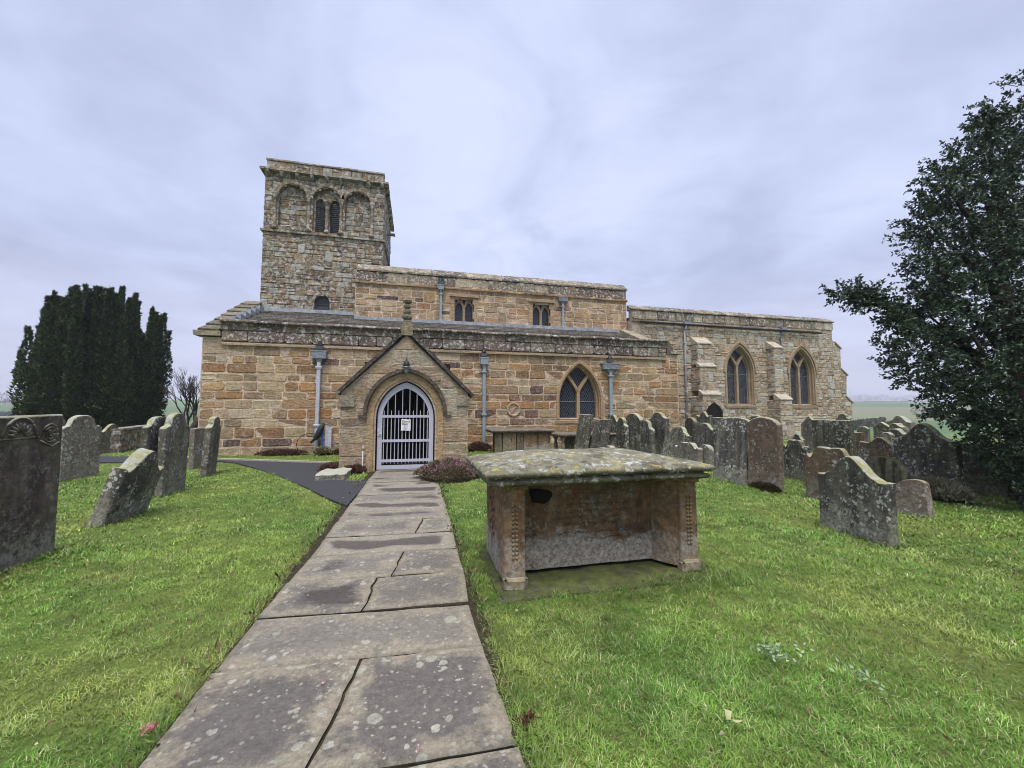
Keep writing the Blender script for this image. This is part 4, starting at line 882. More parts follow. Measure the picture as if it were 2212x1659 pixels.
for t in tessellate_polygon(loops): mb.fi([ids[i_] for i_ in t])
mb.loft([[(x, y, .030) for x, y in TAR], [(x, y, -.05) for x, y in TAR]])
o = mb.build('tarmac_path', M['tarmac']); setp(o, 'smooth dark tarmac path curving off to the left of the porch', 'path', kind='structure')
mb = MB()
for a, b in (((-9.1, 15.97), (-7.5, 15.27)), ((-7.5, 15.27), (-5.86, 14.26)), ((-5.86, 14.26), (-4.0, 13.35)), ((-4.0, 13.35), (-2.25, 12.47))):
    d = Vector((b[0]-a[0], b[1]-a[1], 0)).normalized(); n_ = Vector((-d.y, d.x, 0))*.045; A = Vector((*a, 0)); B = Vector((*b, 0))-d*.02
    mb.loft([[p+q for q in (n_*-1+Vector((0, 0, -.05)), n_+Vector((0, 0, -.05)), n_+Vector((0, 0, .075)), n_*-1+Vector((0, 0, .075)))] for p in (A, B)], (.4, .37, .28), cap=True)
o = mb.build('path_edging', M['kerb']); setp(o, 'pale concrete edging along the tarmac path', 'edging', kind='structure')

def inpoly(px, py, poly):
    c = np.zeros(px.shape, bool); n = len(poly)
    for i in range(n):
        x0, y0 = poly[i]; x1, y1 = poly[i-1]
        with np.errstate(divide='ignore', invalid='ignore'): k = ((y0 > py) != (y1 > py)) & (px < (x1-x0)*(py-y0)/(y1-y0+1e-12)+x0)
        c ^= k
    return c
# ------------------------------------------------------------------ gravestones
def top_profile(kind):
    def s(t):
        a = abs(t)
        if kind == 'round': return 1-math.sqrt(max(0, 1-t*t))
        if kind == 'arch': return (1-math.sqrt(max(0, 1-(t)**2)))**1.0*.9
        if kind == 'shoulder': return .55*(1-math.sqrt(max(0, 1-(a/.60)**2))) if a < .60 else (.62 if a < .64 else .80+.2*max(0, (a-.8)/.2)**2)
        if kind == 'gable': return a**.95
        if kind == 'ogee': return (.5-.5*math.cos(math.pi*min(1, a/.86))) - (.0 if a < .86 else .16*math.sin(math.pi*(a-.86)/.14*.5))
        if kind == 'double': return (.28*math.exp(-(a/.10)**2)*.35 + (.0 if a < .42 else (.5-.5*math.cos(math.pi*min(1, (a-.42)/.34)))) - (0 if a < .76 else .45*math.sin(math.pi*(a-.76)/.24)*.75))
        if kind == 'flat': return .04*math.sin(7*t+1)
        if kind == 'bump': return (.5-.5*math.cos(math.pi*min(1, a/.72)))*.9+(.10 if a >= .72 else 0)
        if kind == 'scoop': return (.42*(1+math.cos(math.pi*(1-min(1, a/.62)))) if a < .62 else .84-.2*(a-.62)/.38)
        if kind == 'cyma': return (1-math.sqrt(max(0, 1-(a/.5)**2)))*.5 if a < .5 else (.5+.5*math.sin((a-.5)/.5*math.pi/2))
        if kind == 'ragged': return .5+.5*math.sin(5*t+1)*.6+.25*math.sin(13*t)
        return 0
    return s
HSPOS = []
def headstone(x, y, wid, h, th, kind, drop, mat, label, lean=0, tilt=0, yaw=0, name='headstone', group='headstones in the churchyard', rough=.006, parts=None, slope=0.0):
    """local x runs along the face (north), local -y looks east; lean > 0 tips the top east, tilt > 0 tips it south"""
    f = top_profile(kind); n, m = 26, 18; sd_ = random.uniform(0, 500); zb = -.22; V = []; F = []
    ts = sorted(set([-1, -.975]+[-.95+1.9*i_/(n-4) for i_ in range(n-3)]+[.975, 1])); n = len(ts)-1; ss = [0]+[i_/(m-2)*.985 for i_ in range(1, m-1)]+[.985+.004, 1]; m = len(ss)-1
    bev = min(.02, th*.2)
    def P(i_, j_, side):
        t, s = ts[i_], ss[j_]; zt = h-drop*f(t)+slope*t
        xx = t*wid/2*(1-.015*(1-s)); zz_ = zb+(zt-zb)*s; d = th/2
        if i_ in (0, n) or j_ == m: d -= bev
        nv = mnoise.noise_vector((xx*3.5+sd_, zz_*3.5, side*3.0))*rough*1.3+mnoise.noise_vector((xx*11+sd_, zz_*11, side*7.0))*rough*.6
        return (xx+nv.x, side*d+nv.y*.8, zz_+nv.z)
    for side in (-1, 1):
        for i_ in range(n+1):
            for j_ in range(m+1): V.append(P(i_, j_, side))
    g = lambda i_, j_, side: (0 if side < 0 else (n+1)*(m+1))+i_*(m+1)+j_
    for i_ in range(n):
        for j_ in range(m):
            F.append((g(i_, j_, -1), g(i_+1, j_, -1), g(i_+1, j_+1, -1), g(i_, j_+1, -1))); F.append((g(i_, j_, 1), g(i_, j_+1, 1), g(i_+1, j_+1, 1), g(i_+1, j_, 1)))
    for j_ in range(m):
        F.append((g(0, j_, -1), g(0, j_+1, -1), g(0, j_+1, 1), g(0, j_, 1))); F.append((g(n, j_, -1), g(n, j_, 1), g(n, j_+1, 1), g(n, j_+1, -1)))
    for i_ in range(n): F.append((g(i_, m, -1), g(i_+1, m, -1), g(i_+1, m, 1), g(i_, m, 1)))
    o = np_mesh(name, np.array(V), np.array(F), M[mat], smooth=True)
    HSPOS.append((x, y, wid, th)); o.location = (x, y, 0); o.rotation_euler = (R(lean), R(tilt), R(90+yaw))
    setp(o, label, 'headstone', group); return o
HS = headstone; LG = 'headstones left of the flagstone path'; RG = 'headstones right of the chest tomb'; MG = 'headstones by the aisle window'
h1 = HS(-3.74, 4.60, 1.66, 1.455, .11, 'flat', .02, 'g_brown', 'broad dark brown headstone with carved arch and rosettes at the left edge', lean=0, yaw=3, group=LG, tilt=-1.5)
HS(-4.22, 4.95, 1.1, 1.47, .10, 'bump', .10, 'g_brown', 'headstone hidden behind the carved brown one with only its top showing', group=LG, yaw=2)
HS(-7.38, 11.15, 1.0, 1.43, .12, 'shoulder', .30, 'g_pale', 'tall pale shouldered headstone with yellow lichen cap beside the carved brown one', yaw=-4, group=LG)
HS(-8.2, 11.5, .62, 1.43, .12, 'round', .16, 'g_pale', 'round-topped pale headstone peeping over the carved brown stone', yaw=-4, group=LG)
HS(-11.0, 18.0, .95, 1.06, .14, 'ogee', .30, 'g_grey', 'small scrolled headstone with a white lichen shoulder near the low wall', yaw=-12, group=LG, tilt=2)
HS(-4.07, 6.92, .84, .99, .19, 'ogee', .30, 'g_dark', 'dark scroll-topped headstone leaning far over on the lawn', lean=15, tilt=5, yaw=0, group=LG)
HS(-4.40, 8.80, .76, 1.49, .12, 'shoulder', .30, 'g_grey', 'tall narrow grey headstone with yellow lichen top behind the leaning one', yaw=0, group=LG, lean=1)
HS(-4.62, 8.66, .70, 1.42, .10, 'shoulder', .2, 'g_dark', 'darker stepped headstone standing close behind the tall narrow grey one', yaw=1, group=LG, lean=1)
HS(-4.80, 11.1, .72, 1.40, .13, 'shoulder', .28, 'g_grey', 'grey yellow-capped headstone standing beside the tarmac path', yaw=8, group=LG, lean=3)
HS(-5.75, 12.6, .50, 1.07, .12, 'flat', .04, 'g_pale', 'low flat-topped headstone behind the yellow-capped stone by the tarmac', yaw=0, group=LG)
# beside the aisle window
HS(5.35, 12.62, .86, 1.44, .15, 'flat', .05, 'g_green', 'leaning narrow headstone nearest the far chest tomb, greenish with lichen', lean=11, group=MG)
HS(5.95, 12.55, 1.06, 1.27, .14, 'flat', .03, 'g_dark', 'second leaning flat-topped dark headstone in front of the aisle window', lean=12, group=MG)
HS(7.9, 15.0, .84, 1.39, .14, 'ogee', .28, 'g_dark', 'small black wavy-topped headstone close against the aisle wall', group=MG)
HS(6.47, 11.75, .60, 1.33, .13, 'shoulder', .30, 'g_green', 'slim shouldered headstone, first of the upright row beyond the leaning pair', group=MG)
HS(7.45, 12.70, 1.0, 1.46, .16, 'round', .34, 'g_green', 'tall round-topped headstone with yellow-green mossy crown by the aisle', group=MG)
HS(7.48, 12.0, .84, 1.24, .14, 'shoulder', .34, 'g_dark', 'shorter dark shouldered headstone with pale lichen on its scrolled shoulder', group=MG)
HS(8.2, 12.4, 1.05, 1.49, .15, 'cyma', .22, 'g_dark', 'broad black headstone tallest of the upright row by the aisle', group=MG, tilt=-2, slope=-.04)
HS(5.55, 10.8, .5, .52, .16, 'round', .18, 'g_pale', 'low white-lichened round stone below the leaning pair', group=MG)
HS(5.36, 10.9, .36, .46, .14, 'round', .1, 'g_pale', 'smallest stub of a stone beside the low white-lichened one', group=MG)
HS(7.45, 10.55, 1.12, 1.10, .14, 'cyma', .30, 'g_green', 'leaning mossy yellow-green headstone right of the upright row', group=MG, lean=14, slope=-.03)
# right of the tomb
HS(7.33, 9.72, 1.06, .66, .15, 'double', .16, 'g_pale', 'low scrolled lichen-spotted headstone just behind the tomb lid', group=RG)
HS(7.50, 9.18, .38, .64, .15, 'round', .16, 'g_pale', 'low stubby round stone joined onto the low scrolled one', group=RG)
HS(8.66, 10.65, .92, 1.17, .13, 'cyma', .22, 'g_grey', 'grey headstone with scalloped top and a white lichen disc', group=RG)
HS(9.88, 12.86, .54, 1.30, .14, 'round', .27, 'g_brown', 'narrow brown round-headed stone against the chancel pipe', group=RG)
HS(11.38, 14.0, .78, 1.52, .14, 'scoop', .24, 'g_dark', 'dark headstone with white crest in front of the buttress opening', group=RG)
HS(8.56, 9.78, .66, 1.34, .12, 'flat', .03, 'g_dark', 'dark square-topped headstone half hidden behind the leaning grey one', group=RG)
HS(8.75, 8.80, .60, 1.42, .12, 'shoulder', .22, 'g_green', 'headstone whose lichened top shows between the leaning grey and red stones', group=RG)
HS(6.55, 7.34, .90, 1.40, .15, 'arch', .17, 'g_dark', 'tall dark headstone leaning back beside the red round-topped one', lean=9, group=RG, rough=.009)
HS(6.63, 6.52, .72, 1.40, .12, 'round', .20, 'g_red', 'red-brown round-topped headstone dotted with white lichen', lean=1, yaw=1, group=RG)
HS(8.26, 7.27, .56, .88, .13, 'double', .18, 'g_dark', 'small dark headstone with white crusted foot behind the red one', group=RG)
HS(13.4, 11.7, .44, .71, .14, 'cyma', .2, 'g_dark', 'tiny black stone low down before the chancel wall', group=RG)
HS(14.69, 12.3, .64, 1.36, .14, 'gable', .34, 'g_grey', 'pale grey pointed headstone before the chancel wall', group=RG)
HS(10.89, 8.5, 1.02, 1.29, .16, 'flat', .03, 'g_green', 'wide dark flat-topped headstone, largest before the chancel corner', group=RG)
HS(16.9, 12.72, .5, 1.44, .14, 'shoulder', .22, 'g_dark', 'black top of a stone peeping over the wide flat one', group=RG)
HS(6.88, 5.42, .88, .90, .12, 'double', .20, 'g_redlich', 'reddish double-scrolled headstone with mossy rim', group=RG, yaw=2)
HS(5.36, 3.95, .88, .95, .14, 'bump', .27, 'g_dark', 'squat grey headstone nearest the holly with mossy wavy top', group=RG, yaw=-5, rough=.008)
HS(7.16, 4.44, .40, .50, .12, 'round', .10, 'g_pinkish', 'low pinkish lichened stub behind the squat grey headstone', group=RG, lean=5, tilt=8, slope=-.03)
HS(7.84, 5.27, .58, .74, .14, 'round', .22, 'g_moss', 'dark moss-covered rounded stone between the squat and red lichened ones', group=RG)
HS(9.55, 6.45, .78, .97, .12, 'scoop', .16, 'g_redlich', 'rusty red headstone thick with pale lichen', group=RG)
HS(9.02, 5.38, .96, 1.30, .15, 'bump', .30, 'g_green', 'largest dark streaked headstone close to the holly', group=RG, rough=.008)
HS(16.0, 10.73, .5, 1.15, .16, 'gable', .16, 'g_green', 'greenish gabled stone on the field side', group=RG)
HS(18.75, 11.9, .82, 1.34, .3, 'bump', .22, 'g_pale', 'crumbling brown stone highest against the green field', group=RG, rough=.03)
HS(16.1, 10.2, .52, 1.12, .25, 'cyma', .16, 'g_grey', 'tumbled grey stone in front of the crumbling brown one', group=RG, tilt=10, rough=.02)
HS(18.6, 13.2, .42, .90, .14, 'round', .16, 'g_grey', 'small far arched stone beside the chancel corner', group=RG)
HS(13.0, 8.6, .26, .93, .16, 'round', .1, 'g_pale', 'little yellowed stone behind the rusty red one', group=RG)
HS(13.55, 8.72, .46, 1.02, .2, 'cyma', .14, 'g_dark', 'dark scrolled stone left of the largest streaked one', group=RG, rough=.012)
HS(12.62, 9.1, .26, .9, .14, 'flat', .03, 'g_redlich', 'thin reddish stone edge just past the wide flat one', group=RG)
HS(10.12, 5.2, .72, .93, .2, 'arch', .12, 'g_green', 'dark mossy stone in the shade under the holly', group=RG)
# carving and worn lettering on the broad brown stone
def on_face(o, name, pts_list, mat):
    me_b = MB()
    for pts, rad, n_ in pts_list: me_b.tube(pts, rad, n_, (.1, .08, .07))
    c = me_b.build(name, M[mat], None, True); c.parent = o; return c
F0 = -.052; arcs = []
def arc(cx_, cz_, r, a0, a1, n_=14): return [(cx_+r*math.cos(R(a0+(a1-a0)*k/n_)), F0, cz_+r*math.sin(R(a0+(a1-a0)*k/n_))) for k in range(n_+1)]
arcs.append((arc(.30, 1.245, .185, -5, 185), .020, 6)); arcs.append(([(.08, F0, 1.235), (.52, F0, 1.235)], .012, 5))
for k in range(9): a = R(12+k*19.5); arcs.append(([(.30+.03*math.cos(a), F0+.005, 1.25+.03*math.sin(a)), (.30+.09*math.cos(a), F0-.012, 1.25+.09*math.sin(a)), (.30+.15*math.cos(a), F0+.004, 1.25+.15*math.sin(a))], [.008, .022, .006], 6))
for cx_ in (-.02, .66):
    for r in (.095, .062, .030): arcs.append((arc(cx_, 1.26, r, 0, 360), .014, 5))
arcs.append(([(-.75, F0, 1.19), (-.45, F0, 1.17), (-.15, F0, 1.12), (-.05, F0, 1.13), (.06, F0, 1.19)], .016, 5)); arcs.append(([(.54, F0, 1.19), (.68, F0, 1.12), (.78, F0, 1.16)], .014, 5))
on_face(h1, 'carving', arcs, 'g_brown')
ins = []
for row in range(9):
    z = .98-row*.085; x = -.70+.1*(row % 3)
    while x < .72-.08*(row % 2):
        L = random.uniform(.012, .045)
        if random.random() < .72: ins.append(([(x, F0-.002, z+random.uniform(-.006, .006)), (x+L, F0-.002, z+random.uniform(-.014, .014))], .0035, 4))
        x += L+random.uniform(.008, .03)
on_face(h1, 'lettering', ins, 'black')
# ------------------------------------------------------------------ chest tombs
M['tomb'] = m_grave('tomb_sandstone', (.175, .098, .046), (.105, .062, .035), lich=.15, base=.3, top=.3, streak=.3, green=.10, basecol=(.34, .33, .30), speck=.3, foot=.95, letter=0)
M['tomb_lid'] = m_grave('tomb_lid_stone', (.115, .105, .065), (.08, .075, .045), lich=.9, base=0, top=.8, topcol=(.155, .14, .085), top2=(.205, .195, .14), letter=0, streak=.2, green=.4, lsc=.8)
lm = NT(M['tomb_lid'].node_tree); bs = [q for q in lm.n if q.type == 'BSDF_PRINCIPLED'][0]; src = bs.inputs['Base Color'].links[0].from_socket; tcl = lm.add('ShaderNodeTexCoord').outputs['Object']
up_ = lm.ramp(lm.add('ShaderNodeSeparateXYZ', Vector=lm.add('ShaderNodeNewGeometry').outputs['Normal']).outputs[2], (.3, 0.0), (.75, 1.0))
yl = lm.math('MULTIPLY', lm.ramp(lm.noise(tcl, 5.5, 9, .75), (.56, 0.0), (.62, 1.0)), up_); cw = lm.mix(lm.math('MULTIPLY', lm.ramp(lm.noise(tcl, 9, 9, .75), (.56, 0.0), (.60, 1.0)), .85), src, (.42, .43, .39)); cd = lm.mix(lm.math('MULTIPLY', lm.ramp(lm.noise(tcl, 4.1, 8, .7), (.40, 1.0), (.46, 0.0)), .7), cw, (.05, .042, .032))
lm.set(bs.inputs['Base Color'], lm.mix(lm.math('MULTIPLY', yl, .85), cd, (.34, .29, .075)))
M['tomb_dark'] = m_grave('tomb_weathered', (.085, .065, .05), (.14, .095, .065), lich=.35, base=.4, top=.3, topcol=(.12, .10, .075), top2=(.17, .15, .12), streak=.5, letter=0)
M['mossy'] = m_grave('mossy_plinth', (.060, .070, .016), (.075, .07, .03), lich=.1, base=.1, top=.7, topcol=(.075, .10, .016), top2=(.045, .05, .018), green=.9, speck=.1, letter=0)
t1 = thing('chest_tomb', (1.68, 3.88, 0), 'large sandstone chest tomb with thick lichened lid beside the path', 'tomb', 'chest tombs')
def lid(name, x0, x1, y0, y1, zb, prof, dome, mat, parent, yaw=0):
    """moulded slab: prof = (inset, z above zb) round the rim, hipped top"""
    mb = MB(); n = 22; rings = []
    for ins_, z in prof:
        r = []
        for (ax, ay, bx, by) in ((x0+ins_, y0+ins_, x1-ins_, y0+ins_), (x1-ins_, y0+ins_, x1-ins_, y1-ins_), (x1-ins_, y1-ins_, x0+ins_, y1-ins_), (x0+ins_, y1-ins_, x0+ins_, y0+ins_)):
            for k in range(n):
                t = k/n; p = Vector((ax+(bx-ax)*t, ay+(by-ay)*t, zb+z)); nv = mnoise.noise_vector(p*4)*.007+mnoise.noise_vector(p*14)*.004; r.append(p+nv)
        rings.append(r)
    last = rings[-1]; cx_ = (x0+x1)/2; cy_ = (y0+y1)/2
    for t in (.25, .5, .75, .97):
        r = []
        for p in last:
            q = Vector((p.x+(cx_-p.x)*t*.75, p.y+(cy_-p.y)*t, p.z+dome*(1-(1-t)**1.5))); r.append(q+mnoise.noise_vector(q*6)*.008)
        rings.append(r)
    mb.loft(rings, cap=True); return mb.build(name, M[mat], parent, True)
lid('lid', .555, 2.675, 3.19, 4.44, .90, [(.12, -.03), (.05, -.01), (.03, .0), (.022, .018), (.035, .034), (.060, .040), (.060, .052), (.012, .058), (-.010, .078), (-.004, .100), (.022, .118), (.055, .122), (.075, .132)], .095, 'tomb_lid', t1)
def rblock(name, x0, x1, y0, y1, z0, z1, mat, parent, seg=10, amp=.006, taper=0, bev=.012):
    """stone block with worn arrises and uneven faces"""
    bm = bmesh.new(); bmesh.ops.create_cube(bm, size=1)
    bmesh.ops.subdivide_edges(bm, edges=bm.edges, cuts=seg, use_grid_fill=True)
    cx_, cy_ = (x0+x1)/2, (y0+y1)/2
    for v in bm.verts:
        u_, w_, t_ = v.co.x, v.co.y, v.co.z
        p = Vector((cx_+u_*(x1-x0), cy_+w_*(y1-y0), z0+(t_+.5)*(z1-z0))); k = sum(1 for q in (u_, w_, t_) if abs(q) > .499)
        if k >= 2:
            for ax_, q in enumerate((u_, w_, t_)):
                if abs(q) > .499: p[ax_] -= math.copysign(bev*(.5 if k == 2 else .7), q)
        v.co = p+mnoise.noise_vector(p*6)*amp+mnoise.noise_vector(p*19)*amp*.5
    me = bpy.data.meshes.new(name); bm.to_mesh(me); bm.free(); me.polygons.foreach_set('use_smooth', [True]*len(me.polygons)); me.materials.append(M[mat])
    o = bpy.data.objects.new(name, me); col.objects.link(o); adopt(o, parent); return o
def rprism(name, poly, z0, z1, mat, parent, amp=.005):
    mb = MB(); P = []
    for i_ in range(len(poly)):
        a, b = poly[i_], poly[(i_+1) % len(poly)]
        for k in range(6): P.append((a[0]+(b[0]-a[0])*k/6, a[1]+(b[1]-a[1])*k/6))
    rings = []
    for k in range(15):
        z = z0+(z1-z0)*k/14; rings.append([Vector((x, y, z))+mnoise.noise_vector((x*6, y*6, z*6))*amp+mnoise.noise_vector((x*19, y*19, z*19))*amp*.5 for x, y in P])
    mb.loft(rings, cap=True); return mb.build(name, M[mat], parent)
M['tomb_foot'] = m_grave('tomb_foot_stone', (.26, .20, .12), (.18, .13, .08), lich=.4, base=.4, top=.4, letter=0)
bp = rblock('panel', .80, 2.60, 3.64, 3.72, .05, .92, 'tomb', t1, 16, .006)
M['tomb_pil'] = m_grave('tomb_pilaster_stone', (.23, .135, .062), (.14, .082, .042), lich=.2, base=.2, top=.3, streak=.4, green=.1, basecol=(.34, .33, .30), speck=.3, foot=.55, letter=0)
for x0, x1 in ((.74, .93), (2.44, 2.63)):
    pil = rblock('pilaster', x0, x1, 3.37, 3.66, .04, .91, 'tomb_pil', t1, 12, .006)
    rblock('foot', x0-.005, x1+.008, 3.335, 3.45, .0, .115, 'tomb_foot', pil, 8, .012, bev=.05)
    rblock('capital', x0-.02, x1+.02, 3.35, 3.47, .83, .905, 'tomb_pil', pil, 6, .006)
    bl = MB()
    for k in range(13):                              # bead drop carved down the front
        z = .70-k*.036
        for s in (-1, 1): bl.lathe(0, 0, [(.001, -.017), (.011, -.010), (.014, 0), (.011, .010), (.001, .017)], 6); 
        for q in range(len(bl.v)-60, len(bl.v)): 
            s = -1 if q < len(bl.v)-30 else 1; vx, vy, vz = bl.v[q]; bl.v[q] = ((x0+x1)/2+s*.016+vx, 3.366+vy*.7, z+vz)
    bl.build('bead_moulding', M['tomb_pil'], pil, True)
    rprism('jamb', [(.93, 3.50), (1.0, 3.645), (.80, 3.645), (.80, 3.50)] if x0 < 1 else [(2.45, 3.39), (2.50, 3.39), (2.50, 3.645), (2.30, 3.645)], .05, .90, 'tomb_pil', pil)
for x0, x1 in ((.755, .83), (2.54, 2.61)):
    ep = rblock('end_panel', x0, x1, 3.60, 4.33, .03, .91, 'tomb', t1, 12, .008)
    if x0 < 1:
        mb = MB(); cy_ = 3.97
        for k in range(12): mb.lathe(0, 0, [(.001, -.03), (.02, -.015), (.026, 0), (.02, .015), (.001, .03)], 6); n_ = len(mb.v); mb.v[n_-30:] = [(.752+vx*.5, cy_+(k % 3-1)*.075+.02*math.sin(k)+vy, .34+k*.038+vz) for vx, vy, vz in mb.v[n_-30:]]
        mb.build('carving', M['tomb'], ep, True)
rblock('back_panel', .80, 2.58, 4.26, 4.33, .03, .91, 'tomb', t1, 8)
rblock('plinth', .68, 2.58, 3.20, 4.38, -.10, .018, 'mossy', t1, 18, .016, bev=.03)
ins = []
for row, (z, x0, x1) in enumerate(((.72, 1.3, 2.0), (.62, 1.25, 2.05), (.56, 1.3, 2.1), (.50, 1.25, 2.15), (.44, 1.4, 2.0), (.36, 1.3, 2.2), (.30, 1.6, 2.0))):
    x = x0
    while x < x1:
        L = random.uniform(.006, .022)
        if random.random() < .8: ins.append(([(x, 3.632, z+random.uniform(-.012, .012)), (x+L, 3.632, z+random.uniform(-.014, .014))], .003, 4))
        x += L+random.uniform(.004, .016)
mb = MB()
for pts, r_, n_ in ins: mb.tube(pts, r_, n_)
mb.build('lettering', M['black'], bp)
mb = MB(); mb.lathe(0, 0, [(.115, -.012), (.10, -.006), (.085, .004), (.06, .006), (.02, .007)], 18)
mb.v = [(1.14+x*.95*(1+.22*math.sin(math.atan2(y, x)*3+1)), 3.632-z*.6, .715+y*.75*(1+.25*math.sin(math.atan2(y, x)*2+2))) for x, y, z in mb.v]; mb.build('spalled_hole_shade', M['dark'], bp, True)  # near-black disc on the panel face, shade of the spalled hole painted
t2 = thing('chest_tomb', (3.9, 14.8, 0), 'long low panelled chest tomb against the aisle wall', 'tomb', 'chest tombs')
lid('lid', 2.66, 5.06, 14.22, 15.5, .745, [(.10, -.02), (.04, .0), (.02, .02), (.0, .045), (.0, .085), (.04, .105)], .03, 'tomb_dark', t2)
rblock('core', 2.92, 4.90, 14.42, 15.4, -.05, .75, 'tomb_dark', t2, 6)
for x0, x1, mt in ((2.80, 3.06, 'tomb_dark'), (3.10, 3.60, 'tomb_foot'), (3.63, 3.86, 'tomb_dark'), (3.88, 4.42, 'tomb'), (4.45, 4.92, 'tomb')): rblock('side_panel', x0, x1, 14.33, 14.43, -.05, .74, mt, t2, 8, .006)
t3 = thing('chest_tomb', (6.0, 14.0, 0), 'table tomb on turned legs half hidden by the leaning headstones', 'tomb', 'chest tombs')
lid('lid', 4.92, 7.2, 13.35, 14.4, .62, [(.10, -.02), (.03, .0), (.0, .03), (.0, .08), (.03, .11)], .02, 'tomb_dark', t3)
for x, y in ((5.1, 13.5), (5.1, 14.25), (7.0, 13.5), (7.0, 14.25)):
    mb = MB(); mb.lathe(x, y, [(.10, -.02), (.10, .06), (.06, .10), (.085, .22), (.07, .34), (.045, .46), (.09, .54), (.10, .62)], 10, (.3, .3, .3)); mb.build('leg', M['g_pale'], t3, True)
rblock('core', 5.4, 6.8, 13.75, 14.2, -.05, .61, 'tomb_dark', t3, 6)
o = rblock('stone_block', -2.10, -1.48, 9.45, 10.5, -.06, .15, 'g_pale', None, 12, .03, bev=.03); setp(o, 'rough pale slab lying at the corner of the tarmac path', 'stone')
# low wall on the left
mb = MB(); A = Vector((-10.7, 18.0, 0)); B = Vector((-13.6, 27.0, 0)); d = (B-A).normalized(); nn_ = Vector((d.y, -d.x, 0)); Lw = (B-A).length
def LW(a, z, o_): p = A+d*a+nn_*o_; return (p.x, p.y, z)
mb.loft([[LW(a, z, o_) for o_, z in ((0, -.1), (0, .80), (-.4, .80), (-.4, -.1))] for a in (0, Lw)], (.12, .09, .07), cap=True)
stones(mb, LW, 0, Lw, 0, .78, 'aisle', (.18, .26), (.3, .6), rz=(.006, .02), darkp=.4)
lw = setp(mb.build('low_wall', M['tower']), 'low churchyard wall in front of the dark yew', 'wall')
mb = MB()
for k in range(9): a0 = k*Lw/9; mb.loft([[LW(a, z, o_) for o_, z in ((.06, .80), (.06, .88), (-.46, .88), (-.46, .80))] for a in (a0, a0+Lw/9-.015)], shade((.24, .21, .16)), cap=True)
mb.build('coping', M['coping'], lw)
# low field wall behind the right-hand stones
mb = MB(); A = Vector((14.5, 3.6, 0)); B = Vector((19.5, 9.2, 0)); d = (B-A).normalized(); nn_ = Vector((-d.y, d.x, 0)); Lw = (B-A).length
mb.loft([[LW(a, z, o_) for o_, z in ((0, -.1), (0, .95), (-.4, .95), (-.4, -.1))] for a in (0, Lw)], (.10, .085, .065), cap=True)
stones(mb, LW, 0, Lw, 0, .94, 'tower', (.13, .2), (.2, .45), rz=(.008, .03)); setp(mb.build('field_wall', M['tower']), 'dry stone boundary wall beyond the holly', 'wall')
# ------------------------------------------------------------------ foliage
def rand_unit(n):
    v = rng.normal(size=(n, 3)); return v/np.linalg.norm(v, axis=1, keepdims=True)
def leaves(P, D, Lf, Wf, colr, fold=.25, droop=0.0):
    """n folded leaves: base P, direction D, length Lf, width Wf -> verts, quads, colours"""
    n = len(P); side = np.cross(D, rand_unit(n)); side /= np.linalg.norm(side, axis=1, keepdims=True)+1e-9; up = np.cross(side, D)
    Lf = Lf[:, None]; Wf = Wf[:, None]
    a = P; b = P+D*Lf*.45+side*Wf*.5+up*Wf*fold; c_ = P+D*Lf-up*Lf*droop; d = P+D*Lf*.45-side*Wf*.5+up*Wf*fold
    V = np.stack([a, b, c_, d], 1).reshape(-1, 3); i = np.arange(n)*4
    F = np.concatenate([np.stack([i, i+1, i+2], -1), np.stack([i, i+2, i+3], -1)])
    return V, F, np.repeat(colr, 4, axis=0)
def tint(base, n, k=.35, alt=None, alt_p=.0):
    c = np.array(base)[None, :]*(1+rng.uniform(-k, k, (n, 1)))
    if alt is not None: s = rng.random(n) < alt_p; c[s] = np.array(alt)*(1+rng.uniform(-k, k, (s.sum(), 1)))
    return c
# holly on the right
hb = thing('holly_tree', tuple(C(8.75, 6.7)), 'big dark glossy holly tree filling the right edge', 'tree')
def HP(px, py, dz=0.0, Zd=6.6): Zq = Zd+dz; return C((px-1106)/864*Zq, Zq, 1.5+(890-py)/864*Zq)
blobs = [(2250, 275, 90, 0), (2178, 232, 34, 0), (2310, 195, 120, .3), (2150, 345, 85, 0), (2240, 400, 160, .4), (2075, 380, 62, -.1), (2120, 500, 130, -.2), (2030, 470, 55, 0), (2200, 600, 190, .2), (2040, 590, 60, -.2), (2110, 720, 150, -.4), (2240, 820, 190, -.3), (2020, 680, 70, .1), (1960, 680, 50, .2), (1900, 650, 38, .2), (1860, 632, 20, .2), (1990, 770, 78, 0), (2075, 860, 80, -.2), (2150, 930, 80, -.3), (2220, 960, 100, -.4), (2230, 1040, 66, -.5), (2420, 420, 260, .6), (2420, 760, 270, .4), (2330, 980, 160, 0), (2330, 560, 180, -.6)]
tw_p, tw_d, tw_n = [], [], []
for (px, py, pr, dz) in blobs:
    c = HP(px, py, dz); r = max(.08, pr/864*6.6-.17); nt_ = int(285*(r**2)+34)
    if px > 2300: nt_ = int(nt_*.5)
    u = rand_unit(nt_); rad = r*rng.uniform(.42, 1.02, nt_)**.6
    tw_p.append(np.array(c)[None, :]+u*rad[:, None]*np.array([1, .9, 1])); dd = u*.8+rand_unit(nt_)*.55+np.array([0, 0, .12]); tw_d.append(dd/np.linalg.norm(dd, axis=1, keepdims=True))
br = [HP(2080, 740), HP(1990, 690, .1), HP(1900, 655, .2), HP(1850, 638, .2), HP(1806, 630, .2)]
for a, b in zip(br, br[1:]):
    for t in np.linspace(0, 1, 12):
        tw_p.append(np.array(a.lerp(b, t))[None, :]+rng.normal(size=(1, 3))*.03*(1-t*.5)); d_ = (b-a).normalized(); q = np.array(d_)[None, :]+rng.normal(size=(1, 3))*.55; tw_d.append(q/np.linalg.norm(q))
